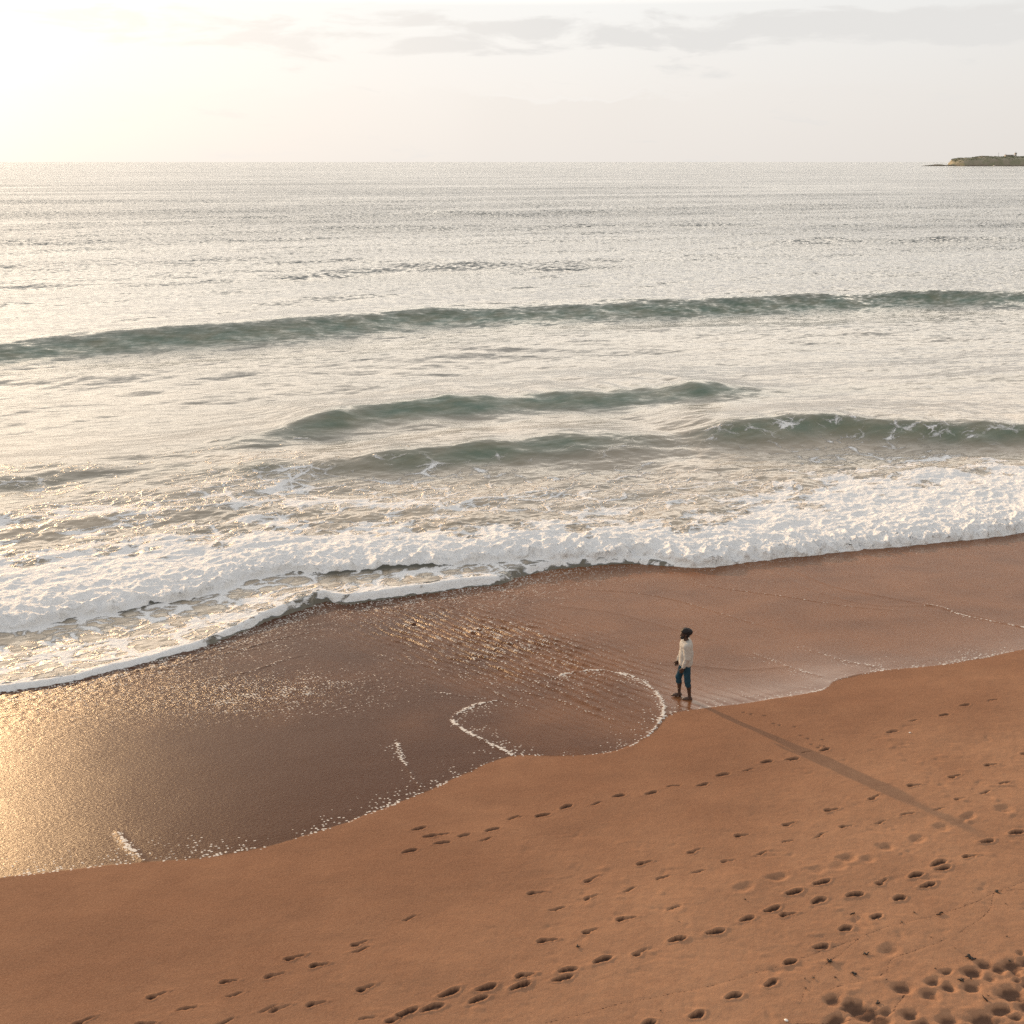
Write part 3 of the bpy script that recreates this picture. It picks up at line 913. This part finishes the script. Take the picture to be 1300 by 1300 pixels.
prof = [(1172, 210.5), (1178, 209.9), (1184, 209.5), (1188, 208.8), (1192, 208.3), (1197, 208.6), (1200, 209.9), (1204, 209.4), (1208, 209.1), (1211, 208.0), (1214, 204.6), (1219, 202.2), (1226, 200.8), (1234, 200.2), (1240, 200.6),
        (1247, 199.6), (1253, 198.5), (1262, 198.6), (1272, 199.2), (1284, 198.8), (1292, 198.9), (1300, 198.9), (1330, 198.0), (1400, 197.2), (1520, 198.5), (1660, 200.5)]
hx = np.array([far_pt(*p)[0] for p in prof]); hz = np.array([far_pt(*p)[1] for p in prof])
nx, nd = 420, 60
ux = np.linspace(hx[0], hx[-1], nx)
top = np.interp(ux, hx, hz)
dep = np.linspace(0, 1, nd)
UX, DP = np.meshgrid(ux, dep)
top2 = np.interp(UX, hx, hz)
width = np.interp(UX, [hx[0], hx[9], hx[11], hx[-1]], [14, 26, 150, 260])
sh_ = np.minimum(smooth(0, .16, DP), 1) * (0.78 + .22 * smooth(.15, .4, DP)) * (1 - .5 * smooth(.8, 1, DP))
HYY = HY - width * .35 + width * DP + 6 * fbm(UX * .03, DP * 3, 3, 200)
HZZ = -2 + (top2 + 2) * sh_ + (top2 > 5) * (1.1 * fbm(UX * .06, HYY * .06, 4, 201) - .4) * sh_ + (top2 <= 5) * 1.6 * fbm(UX * .25, HYY * .25, 3, 202) * sh_
HZZ[-1] = -3
me = mesh_np('headland', np.stack([UX, HYY, HZZ], -1).reshape(-1, 3), grid_faces(nd, nx))
m, nt, b = new_mat('headland_rock')
co = nt.add('ShaderNodeTexCoord').outputs['Object']
n = nt.noise(co, .06, 6, .65)[0]
pz = nt.add('ShaderNodeSeparateXYZ'); nt.put(pz.inputs[0], co)
c = nt.mix(nt.sstep(n, .42, .6), (.27, .24, .18), (.21, .205, .135))
c = nt.mix(nt.sstep(nt.m('ADD', pz.outputs[2], nt.lin(n, .3, .7, -2, 2)), 4.5, 1.5), c, (.15, .12, .09))
nt.put(b.inputs['Base Color'], c); b.inputs['Roughness'].default_value = .95
headland = link('headland', me, m)
tag(headland, 'low rocky headland with a reef tail on the horizon', 'headland', kind='structure')

# coastal scrub on the headland
leafm = plain_mat('scrub_leaf', (.12, .125, .070), .9, .5, .05)
vs_, fs_ = [], []
for i in range(5200):
    ii = random.randrange(nx); jj = random.randrange(8, nd - 8)
    if top[ii] < 9: continue
    x0, y0, z0 = UX[jj, ii], HYY[jj, ii], HZZ[jj, ii]
    if perlin(np.array([x0 * .03]), np.array([y0 * .05]), 210)[0] < -.25: continue
    r = random.uniform(.9, 2.4)
    for k in range(6):
        cx, cy, cz = x0 + random.gauss(0, r), y0 + random.gauss(0, r), z0 + abs(random.gauss(0, r * .45))
        b0 = len(vs_); s_ = random.uniform(.5, 1.0)
        a = random.uniform(0, 6.3); tl = random.uniform(.2, 1)
        for q_ in range(4):
            an = a + q_ * math.pi / 2
            vs_.append((cx + s_ * math.cos(an), cy + s_ * math.sin(an) * .5, cz + s_ * math.sin(an) * tl))
        fs_.append((b0, b0 + 1, b0 + 2, b0 + 3))
me = bpy.data.meshes.new('scrub'); me.from_pydata(vs_, [], fs_); me.update()
tag(link('scrub', me, leafm), 'dull green scrub covering the distant headland', 'scrub', kind='stuff')

conc = plain_mat('pale_render', (.42, .40, .36), .8, .15, .3)
roofm = plain_mat('grey_roof', (.14, .125, .11), .7, .2, .3)
glassm = plain_mat('dark_glass', (.03, .035, .04), .2, .2, .3)
metal = plain_mat('grey_metal', (.20, .20, .20), .5, .2, 2)
whitem = plain_mat('white_paint', (.78, .77, .74), .5, .06, 2)


def hl_z(x):
    return float(np.interp(x, hx, hz)) - 1.0


# signal tower, long low building, masts
x, zt = far_pt(1293.5, 192.0); zg = hl_z(x)
tw = empty('signal_tower', (x, HY + 20, zg)); tag(tw, 'small pale lookout tower at the highest point of the headland', 'tower')
hgt = zt - zg
MB().box((0, 0, hgt * .30), (5.2, 5.2, hgt * .60), 0, .86).build('tower_shaft', conc, tw)
cab = MB().box((0, 0, hgt * .655), (6.0, 6.0, hgt * .11)).build('cabin', conc, tw)
MB().box((0, -3.02, hgt * .66), (4.4, .08, hgt * .05)).box((-3.02, 0, hgt * .66), (.08, 4.4, hgt * .05)).build('window', glassm, cab)
MB().box((0, 0, hgt * .73), (6.8, 6.8, hgt * .04), 0, .6).build('roof', roofm, tw)
MB().tube([(0, 0, hgt * .74), (0, 0, hgt * 1.02)], .22).build('aerial', metal, tw)
x, zt = far_pt(1286, 196.4); zg = hl_z(x)
hb = empty('long_building', (x, HY + 26, zg)); tag(hb, 'long low flat roofed building left of the lookout tower on the headland', 'building')
hgt = zt - zg
MB().box((0, 0, hgt * .45), (24, 10, hgt * .9)).build('wall', conc, hb)
MB().box((0, 0, hgt * .95), (25.5, 11.5, hgt * .1)).build('roof', roofm, hb)
for k in range(5):
    f = MB().box((-9 + 4.5 * k, -5.04, hgt * .5), (2.4, .12, hgt * .36)).build('window', glassm, hb)
x, zt = far_pt(1256, 197.8); zg = hl_z(x)
hb = empty('shed', (x, HY + 30, zg)); tag(hb, 'low dark roofed shed near the seaward end of the headland', 'building')
hgt = zt - zg
MB().box((0, 0, hgt * .35), (22, 8, hgt * .7)).build('wall', conc, hb)
MB().box((0, 0, hgt * .85), (24, 9.4, hgt * .3), 0, .8).build('roof', roofm, hb)
MB().box((-6, -4.04, hgt * .32), (3, .12, hgt * .5)).build('door', glassm, hb)
for px, py, lab in ((1272, 193.6, 'thin tall mast on the headland, the one nearest the reef tail'), (1281, 195.0, 'thin short mast on the headland just left of the long building')):
    x, zt = far_pt(px, py); zg = hl_z(x)
    t_ = empty('mast', (x, HY + 22, zg)); tag(t_, lab, 'mast', 'masts on the headland')
    h_ = zt - zg
    MB().tube([(0, 0, 0), (0, 0, h_)], [.5, .3], 8).build('pole', metal, t_)
    MB().tube([(-1.6, 0, h_ * .82), (1.6, 0, h_ * .82)], .25, 6).build('crossarm', metal, t_)
# white boat under the headland
r_ = ray(1262, 211.2)
k_ = HY * .93 / r_[1]
bt = empty('motor_boat', (r_[0] * k_, HY * .93, 0.15), R(12)); tag(bt, 'tiny white boat on the water below the headland', 'boat')
hv, hf = [], []
secs = [(-3.6, .95, .1), (-1.5, 1.25, 0), (1.2, 1.2, 0), (3.0, .7, .15), (4.2, .08, .45)]
for (bx, hw, up_) in secs:
    hv += [(bx, -hw, 1.25 + up_ * .6), (bx, -hw * .7, .2 + up_), (bx, 0, -.25 + up_), (bx, hw * .7, .2 + up_), (bx, hw, 1.25 + up_ * .6)]
for i in range(4):
    for k in range(4):
        hf.append((i * 5 + k, i * 5 + k + 1, (i + 1) * 5 + k + 1, (i + 1) * 5 + k))
    hf.append((i * 5, (i + 1) * 5, (i + 1) * 5 + 4, i * 5 + 4))
hf.append((0, 4, 3, 2, 1))
hm = bpy.data.meshes.new('hull'); hm.from_pydata(hv, [], hf); hm.update(); link('hull', hm, whitem, bt)
cb = MB().box((.2, 0, 1.9), (2.6, 1.7, 1.5), 0, .85).build('cabin', whitem, bt)
MB().box((.2, -.83, 2.05), (1.8, .06, .5)).box((1.42, 0, 2.05), (.06, 1.2, .5)).build('window', glassm, cb)


# ------------------------------------------------------------------ PERSON (signed distance body, meshed as one skin)
def sdf_grid(lo, hi, h):
    lo = np.array(lo); n = np.ceil((np.array(hi) - lo) / h).astype(int) + 1
    ax = [lo[i] + h * np.arange(n[i]) for i in range(3)]
    return ax, np.full(tuple(n), 1.0, np.float32)


class Sdf:
    def __init__(s, lo, hi, h):
        s.ax, s.g = sdf_grid(lo, hi, h); s.h = h; s.lo = np.array(lo)

    def sub(s, mn, mx, pad):
        sl_ = []
        for i in range(3):
            a = max(0, int((mn[i] - pad - s.lo[i]) / s.h)); b = min(s.g.shape[i], int((mx[i] + pad - s.lo[i]) / s.h) + 2)
            sl_.append(slice(a, max(a, b)))
        P = np.meshgrid(*[s.ax[i][sl_[i]] for i in range(3)], indexing='ij')
        return tuple(sl_), P

    def comb(s, sl_, d, k):
        a = s.g[sl_]
        hh = np.clip(.5 + .5 * (a - d) / k, 0, 1)
        s.g[sl_] = a * (1 - hh) + d * hh - k * hh * (1 - hh)

    def cone(s, a, b, ra, rb, k=.02, sq=(1, 1, 1)):
        a, b = np.array(a, float), np.array(b, float)
        m = max(ra, rb) / min(sq) + .05
        sl_, P = s.sub(np.minimum(a, b), np.maximum(a, b), m)
        ab = b - a; L2 = max(ab @ ab, 1e-9)
        rel = [P[i] - a[i] for i in range(3)]
        u = np.clip(sum(rel[i] * ab[i] for i in range(3)) / L2, 0, 1)
        dd = np.sqrt(sum(((rel[i] - u * ab[i]) * sq[i]) ** 2 for i in range(3)))
        s.comb(sl_, dd - (ra + (rb - ra) * u), k)

    def ell(s, c, r, k=.02):
        c, r = np.array(c, float), np.array(r, float)
        sl_, P = s.sub(c - r, c + r, .05)
        q = np.sqrt(sum(((P[i] - c[i]) / r[i]) ** 2 for i in range(3)))
        s.comb(sl_, (q - 1) * r.min(), k)

    def cut(s, point, normal):
        n = Vector(normal).normalized()
        P = np.meshgrid(*s.ax, indexing='ij')
        d = sum((P[i] - point[i]) * n[i] for i in range(3))
        s.g = np.maximum(s.g, d)

    def mesh(s, name):
        g = np.pad(s.g, 1, constant_values=1.0)
        neg = g < 0
        n = g.shape
        c = np.zeros(tuple(k - 1 for k in n), int)
        acc = np.zeros(c.shape + (3,)); cnt = np.zeros(c.shape)
        for dx in (0, 1):
            for dy in (0, 1):
                for dz in (0, 1):
                    c += neg[dx:n[0] - 1 + dx, dy:n[1] - 1 + dy, dz:n[2] - 1 + dz]
        act = (c > 0) & (c < 8)
        for axn in range(3):
            o = [k for k in range(3) if k != axn]
            for u in (0, 1):
                for v in (0, 1):
                    s0 = [None] * 3; s1 = [None] * 3
                    s0[axn] = slice(0, n[axn] - 1); s1[axn] = slice(1, n[axn])
                    for kk, q in ((o[0], u), (o[1], v)):
                        s0[kk] = s1[kk] = slice(q, n[kk] - 1 + q)
                    A, B = g[tuple(s0)], g[tuple(s1)]
                    cr = (A < 0) != (B < 0)
                    f = np.where(cr, A / np.where(cr, A - B, 1), 0)
                    off = np.zeros(c.shape + (3,)); off[..., axn] = f; off[..., o[0]] = u; off[..., o[1]] = v
                    acc += off * cr[..., None]; cnt += cr
        idx = np.full(c.shape, -1); ids = np.argwhere(act); idx[act] = np.arange(len(ids))
        V = (ids + acc[act] / cnt[act][:, None] - 1) * s.h + s.lo
        Fq = []
        for axn in range(3):
            o = [(axn + 1) % 3, (axn + 2) % 3]
            s0 = [slice(1, -1)] * 3; s1 = [slice(1, -1)] * 3
            s0[axn] = slice(0, n[axn] - 1); s1[axn] = slice(1, n[axn])
            A, B = neg[tuple(s0)], neg[tuple(s1)]
            e_ = np.argwhere(A != B)
            if not len(e_): continue
            flip = A[tuple(e_.T)]
            base = e_ + 1; base[:, axn] -= 1
            q = []
            for (u, v) in ((-1, -1), (0, -1), (0, 0), (-1, 0)):
                p = base.copy(); p[:, o[0]] += u; p[:, o[1]] += v
                q.append(idx[tuple(p.T)])
            q = np.stack(q, 1)
            q[~flip] = q[~flip][:, ::-1]
            Fq.append(q)
        return mesh_np(name, V, np.concatenate(Fq))


# local frame: walks towards -X, camera sees the left side (-Y); feet on z = 0
root = empty('person', (PX, PY, PZ + 0.004), R(-4))
tag(root, 'bearded person in cream sweater and rolled blue jeans walking barefoot at the water edge', 'person')
hipN, kneeN, ankN = (.015, -.095, .90), (.055, -.105, .50), (.125, -.105, .085)      # near (left) leg, trailing
hipF, kneeF, ankF = (-.015, .095, .90), (-.135, .105, .50), (-.105, .10, .085)      # far (right) leg, leading
shN, elN, wrN = (-.005, -.205, 1.42), (.015, -.235, 1.13), (-.075, -.215, .875)
shF, elF, wrF = (-.015, .205, 1.42), (-.055, .235, 1.13), (-.165, .19, .885)


def body_core(S_, g=0.0):
    S_.ell((0, 0, .96), (.115 + g, .17 + g, .13 + g), .05)
    S_.cone((0, 0, .98), (.0, 0, 1.18), .115 + g, .125 + g, .06, (1, .74, 1))
    S_.cone((0, 0, 1.18), (-.005, 0, 1.38), .125 + g, .130 + g, .06, (1, .68, 1))
    S_.cone((-.0, -.14, 1.425), (-.0, .14, 1.425), .070 + g, .070 + g, .05)


def hand(S_, w, sgn):
    w = Vector(w)
    dn = Vector((-.28, 0, -.96)).normalized(); fw = Vector((-1, 0, .25)).normalized()
    pc = w + dn * .075
    S_.cone(w, w + dn * .05, .027, .034, .02, (1, 1.5, 1)); S_.cone(w + dn * .03 + fw * .014, pc + fw * .018, .026, .026, .015, (1, 1.5, 1)); S_.cone(w + dn * .03 - fw * .012, pc - fw * .018, .025, .024, .015, (1, 1.5, 1))
    for k, (off, L) in enumerate(((.032, .072), (.011, .082), (-.011, .076), (-.031, .060))):
        a = pc + fw * off
        b_ = a + dn * L * .5 + Vector((0, sgn * .006, 0)); c_ = b_ + (dn + Vector((0, sgn * .5, 0))).normalized() * L * .5
        S_.cone(a, b_, .0095, .009, .006); S_.cone(b_, c_, .009, .0075, .004)
    a = w + dn * .035 + fw * .03
    b_ = a + (dn * .7 + fw * .7).normalized() * .045; c_ = b_ + (dn + fw * .2).normalized() * .035
    S_.cone(a, b_, .013, .0105, .01); S_.cone(b_, c_, .0105, .009, .005)


def foot(S_, an, flat=0.0):
    x, y, zz = an
    S_.cone((x, y, zz), (x + .02, y, .035), .038, .036, .02)
    S_.cone((x + .03, y, .034), (x - .09, y, .036), .036, .034, .03, (1, .9, 1))
    S_.cone((x - .06, y - .01, .032), (x - .145, y - .012, .024), .036, .026, .02, (1, .72, 1))
    for k in range(5):
        yy = y - .032 + .016 * k if y > 0 else y + .032 - .016 * k
        S_.cone((x - .145, yy, .018), (x - .185 + .008 * k, yy, .014), .014 - .001 * k, .012 - .001 * k, .008)


B_ = Sdf((-.42, -.36, -.01), (.30, .36, 1.82), .006)
body_core(B_, -.012)
for hp, kn, an in ((hipN, kneeN, ankN), (hipF, kneeF, ankF)):
    B_.cone(hp, kn, .085, .055, .05); B_.cone(kn, tuple(np.array(kn) * .6 + np.array(an) * .4 + np.array((.012, 0, 0))), .052, .054, .03)
    B_.cone(tuple(np.array(kn) * .6 + np.array(an) * .4 + np.array((.012, 0, 0))), an, .054, .034, .03); foot(B_, an)
for s_, e_, w_, sg in ((shN, elN, wrN, 1), (shF, elF, wrF, -1)):
    B_.cone(s_, e_, .052, .040, .04); B_.cone(e_, w_, .040, .026, .02); hand(B_, w_, sg)
# neck and head, looking ahead (-X) with the chin a little down
B_.cone((.005, 0, 1.43), (-.025, 0, 1.56), .062, .054, .03)
hc = Vector((-.045, 0, 1.655))
B_.ell(hc + Vector((.012, 0, .022)), (.098, .076, .098), .02)          # skull
B_.ell(hc + Vector((-.032, 0, -.035)), (.066, .060, .080), .025)       # face
B_.cone(hc + Vector((-.085, 0, .005)), hc + Vector((-.112, 0, -.032)), .009, .015, .012)   # nose
B_.cone(hc + Vector((-.086, -.03, .030)), hc + Vector((-.086, .03, .030)), .012, .012, .015)  # brow
B_.ell(hc + Vector((-.084, 0, -.062)), (.016, .026, .008), .008)       # lips
B_.ell(hc + Vector((-.080, 0, -.098)), (.022, .026, .020), .02)        # chin
for sg in (-1, 1):
    B_.ell(hc + Vector((.012, sg * .078, -.01)), (.020, .012, .032), .008)   # ears
    B_.ell(hc + Vector((-.078, sg * .030, .008)), (.010, .013, .009), .004)  # eyeballs under lids
skin = plain_mat('brown_skin', (.060, .032, .022), .5, .15, 12, spec=.4)
body = link('body', B_.mesh('body'), skin, root)

cloth = plain_mat('cream_knit', (.44, .415, .38), .95, .10, 14, .7, 60, .1)
Sw = Sdf((-.36, -.36, .80), (.25, .36, 1.60), .008)
body_core(Sw, .022)
Sw.cone((.012, 0, .93), (.01, 0, 1.12), .148, .150, .06, (1, .80, 1))
for s_, e_, w_ in ((shN, elN, wrN), (shF, elF, wrF)):
    Sw.cone(s_, e_, .078, .066, .05); Sw.cone(e_, tuple(np.array(e_) * .10 + np.array(w_) * .90), .066, .044, .03)
Sw.cone((.004, 0, 1.44), (-.012, 0, 1.50), .088, .072, .03)
nz = np.meshgrid(*Sw.ax, indexing='ij')
fold = .007 * perlin(nz[2] * 9 + nz[0] * 5, nz[1] * 7 + nz[0] * 4, 300) + .004 * perlin(nz[2] * 22, nz[0] * 14 + nz[1] * 10, 301)
Sw.g = Sw.g + fold.astype(np.float32)
Sw.cut((0, 0, 1.505), (-.25, 0, 1))
low = (nz[2] < .895) & (np.abs(nz[1]) < .175) & (nz[0] > -.115)
Sw.g[low] = np.maximum(Sw.g[low], (.895 - nz[2][low]))
link('sweater', Sw.mesh('sweater'), cloth, root)

denim = plain_mat('blue_denim', (.018, .050, .075), .9, .25, 20, .5, 90, .15)
Jn = Sdf((-.36, -.34, .28), (.28, .34, 1.06), .008)
Jn.ell((0, 0, .95), (.135, .185, .13), .05)
for hp, kn, an, cf in ((hipN, kneeN, ankN, .40), (hipF, kneeF, ankF, .47)):
    sp_ = np.array(kn) * (1 - .30) + np.array(an) * .30
    Jn.cone(hp, kn, .102, .072, .05); Jn.cone(kn, sp_, .072, .064, .03)
    m_ = np.array(kn) * (1 - .27) + np.array(an) * .27
    Jn.cone(m_, sp_, .071, .071, .01)                                   # rolled cuff
nz = np.meshgrid(*Jn.ax, indexing='ij')
Jn.g = Jn.g + (.006 * perlin(nz[2] * 12 + nz[1] * 6, nz[0] * 9, 310)).astype(np.float32)
Jn.cut((0, 0, .345), (0, 0, -1)); Jn.cut((0, 0, .99), (0, 0, 1))
link('jeans', Jn.mesh('jeans'), denim, root)

hairm = plain_mat('black_hair', (.012, .010, .011), .6, .3, 30, .8, 70, .3)
Hr = Sdf((-.20, -.16, 1.50), (.20, .16, 1.86), .006)
Hr.ell(hc + Vector((.018, 0, .062)), (.122, .098, .092), .02)
Hr.ell(hc + Vector((.100, 0, .050)), (.078, .080, .072), .03)
Hr.ell(hc + Vector((.050, 0, -.020)), (.062, .082, .075), .02)
nz = np.meshgrid(*Hr.ax, indexing='ij')
Hr.g = Hr.g + (.007 * perlin(nz[2] * 38 + nz[1] * 20, nz[0] * 38, 320)).astype(np.float32)
face = (nz[0] < hc.x - .050) & (nz[2] < hc.z + .045)
Hr.g[face] = np.maximum(Hr.g[face], np.minimum((hc.x - .050 - nz[0][face]), (hc.z + .045 - nz[2][face])))
link('hair', Hr.mesh('hair'), hairm, root)
Bd = Sdf((-.22, -.12, 1.46), (.04, .12, 1.72), .006)
Bd.ell(hc + Vector((-.066, 0, -.088)), (.046, .056, .048), .02)
for sg in (-1, 1):
    Bd.cone(hc + Vector((-.02, sg * .058, -.02)), hc + Vector((-.05, sg * .045, -.085)), .018, .024, .02)
    Bd.cone(hc + Vector((-.095, 0, -.048)), hc + Vector((-.080, sg * .035, -.062)), .008, .009, .008)
link('beard', Bd.mesh('beard'), hairm, root)
eyem = plain_mat('eye_dark', (.02, .015, .012), .1, .1, 10, spec=.5)
for sg in (-1, 1):
    E_ = Sdf((-.16, sg * .03 - .03, 1.63), (-.10, sg * .03 + .03, 1.70), .003)
    E_.ell(hc + Vector((-.081, sg * .030, .009)), (.0095, .0110, .0070), .003)
    link('eye', E_.mesh('eye'), eyem, root)

# ------------------------------------------------------------------ DEBRIS on the sand
weed = plain_mat('dark_seaweed', (.022, .017, .014), .6, .4, 25, .5, 60, .4)
bark = plain_mat('dark_driftwood', (.040, .028, .022), .9, .4, 25, .5, 60, .2)
shell = plain_mat('white_shell', (.75, .70, .64), .5, .1, 25)


def ground_z(x, y):
    i = int(np.clip(np.searchsorted(bxs, x), 1, len(bxs) - 1)); j = int(np.clip(np.searchsorted(bys, y), 1, len(bys) - 1))
    return float(BZ[j, i])


def weed_mesh(size, seed, strands=7):
    rd = random.Random(seed); mb = MB()
    for k in range(strands):
        a = rd.uniform(0, 6.28); L = size * rd.uniform(.5, 1.0); p = [0, 0, .012]
        pts = []
        a0 = a
        for q_ in range(6):
            pts.append((p[0], p[1], max(.006, p[2])))
            a0 += rd.uniform(-.7, .7)
            p = [p[0] + math.cos(a0) * L / 6, p[1] + math.sin(a0) * L / 6, .012 + size * .25 * math.sin(q_ / 5 * math.pi) * rd.uniform(.2, 1)]
        mb.tube(pts, [size * .10, size * .13, size * .12, size * .10, size * .07, size * .03], 6)
    return mb


def stick_mesh(size, seed):
    rd = random.Random(seed); mb = MB()
    n_ = 6; pts = []
    for k in range(n_):
        pts.append(((k / (n_ - 1) - .5) * size, rd.uniform(-.06, .06) * size, .018 + rd.uniform(0, .02)))
    mb.tube(pts, [.014, .017, .016, .015, .012, .007], 7)
    mb.tube([pts[2], (pts[2][0] + size * .12, size * .2, .045)], [.010, .005], 6)
    return mb


def pebble_mesh(size, seed):
    rd = random.Random(seed); mb = MB(); n_ = 10; rings = 6
    for i in range(rings + 1):
        th = math.pi * i / rings
        for k in range(n_):
            a = 2 * math.pi * k / n_
            r = size * (1 + .15 * math.sin(a * 2 + seed) * math.sin(th))
            mb.v.append((r * math.sin(th) * math.cos(a), r * .7 * math.sin(th) * math.sin(a), size * .45 * (1 - math.cos(th)) * .9 - .004))
    for i in range(rings):
        for k in range(n_):
            k2 = (k + 1) % n_
            mb.f.append((i * n_ + k, i * n_ + k2, (i + 1) * n_ + k2, (i + 1) * n_ + k))
    return mb


items = [
    ('seaweed_clump', 1232.5, 1214, weed_mesh(.17, 1, 9), weed, 'large black seaweed clump above the trodden corner of sand', 'seaweed'),
    ('seaweed_clump', 1100, 1211, weed_mesh(.11, 2, 7), weed, 'dark seaweed tuft alone between the two thin wrack lines', 'seaweed'),
    ('seaweed_clump', 1084.5, 1237, weed_mesh(.11, 3, 7), weed, 'dark seaweed tuft at the lower end of the curving wrack line', 'seaweed'),
    ('seaweed_clump', 1053, 1221, weed_mesh(.13, 4, 8), weed, 'flat dark seaweed scrap on the short branching wrack line', 'seaweed'),
    ('seaweed_clump', 1220, 1245.5, weed_mesh(.12, 5, 7), weed, 'dark seaweed tuft in the middle of the trodden hollows', 'seaweed'),
    ('seaweed_clump', 1114, 1274.5, weed_mesh(.10, 6, 6), weed, 'dark seaweed scrap on the rim of the biggest hollow at the bottom edge', 'seaweed'),
    ('seaweed_clump', 1266, 1131, weed_mesh(.12, 7, 7), weed, 'dark seaweed scrap where the two long wrack lines meet at right', 'seaweed'),
    ('seaweed_clump', 733, 1202, weed_mesh(.09, 8, 6), weed, 'small dark seaweed tuft above the long deep footprint trail', 'seaweed'),
    ('driftwood_stick', 1193, 1160, stick_mesh(.20, 9), bark, 'short dark stick lying on the upper long wrack line', 'driftwood'),
    ('driftwood_stick', 1250, 1270, stick_mesh(.16, 10), bark, 'short dark twig among the hollows near the right bottom corner', 'driftwood'),
    ('driftwood_stick', 1082, 1161, stick_mesh(.14, 11), bark, 'short dark twig between two deep footprints right of the long trail', 'driftwood'),
    ('white_shell', 998, 1296, pebble_mesh(.045, 12), shell, 'white shell on the sand at the bottom edge of the picture', 'shell'),
    ('white_shell', 1155, 930, pebble_mesh(.035, 13), shell, 'small white shell on bare sand below the upper right footprints', 'shell'),
]
for nme, px, py, mb, mt, lab, cat in items:
    o = mb.build(nme, mt, None, True)
    x, y = unp(px, py)
    o.location = (x, y, ground_z(x, y)); o.rotation_euler = (0, 0, random.uniform(0, 6.28)); o.scale = (.72, .72, .72)
    tag(o, lab, cat)
crumb = [(1061, 1241.5), (1188, 1252), (1254, 1266), (1144, 1171), (1282, 1217.5), (1289, 1292), (1160, 1158), (1280, 1126), (1277, 1146), (1125, 1245), (1232, 1244), (1023, 1255),
         (1032, 1242), (1022, 1243), (1182, 1190), (1278, 1188), (1213, 1203), (1187, 1230), (839, 1283), (1115, 1167), (946, 1143), (1235, 1132), (1100, 1187), (862, 1171), (880, 1302)]
cm_mesh = [weed_mesh(.06, 40 + k, 5).build('seaweed_scrap', weed, None, True) for k in range(3)]
for i, (px, py) in enumerate(crumb):
    o = cm_mesh[i] if i < 3 else cm_mesh[i % 3].copy()
    if i >= 3: col.objects.link(o)
    x, y = unp(px, py)
    o.location = (x, y, ground_z(x, y)); o.rotation_euler = (0, 0, random.uniform(0, 6.28)); o.scale = [random.uniform(.35, .75)] * 3
    tag(o, 'tiny dark scrap of dried seaweed scattered on the near right sand', 'seaweed scrap', 'tiny seaweed scraps on the near sand')

# ------------------------------------------------------------------ camera and render settings
cam = bpy.data.cameras.new('camera')
cam.sensor_width = 36; cam.sensor_fit = 'HORIZONTAL'; cam.lens = 36 * FPX / W0
cam.clip_start = 0.1; cam.clip_end = 60000
co_ = bpy.data.objects.new('camera', cam); col.objects.link(co_)
co_.location = (0, 0, CAM_H); co_.rotation_euler = (math.pi / 2 - PITCH, 0, 0)
scene.camera = co_
scene.view_settings.view_transform = 'Standard'
scene.view_settings.look = 'None'
scene.view_settings.exposure = EXPOSURE
scene.view_settings.gamma = 1.0
scene.render.resolution_x = scene.render.resolution_y = 1024
cy = scene.cycles
cy.use_denoising = False
cy.denoiser = 'OPENIMAGEDENOISE'
cy.denoising_input_passes = 'RGB_ALBEDO_NORMAL'
cy.denoising_prefilter = 'ACCURATE'
cy.max_bounces = 5; cy.diffuse_bounces = 2; cy.glossy_bounces = 3
cy.sample_clamp_indirect = 4.0; cy.sample_clamp_direct = 12.0
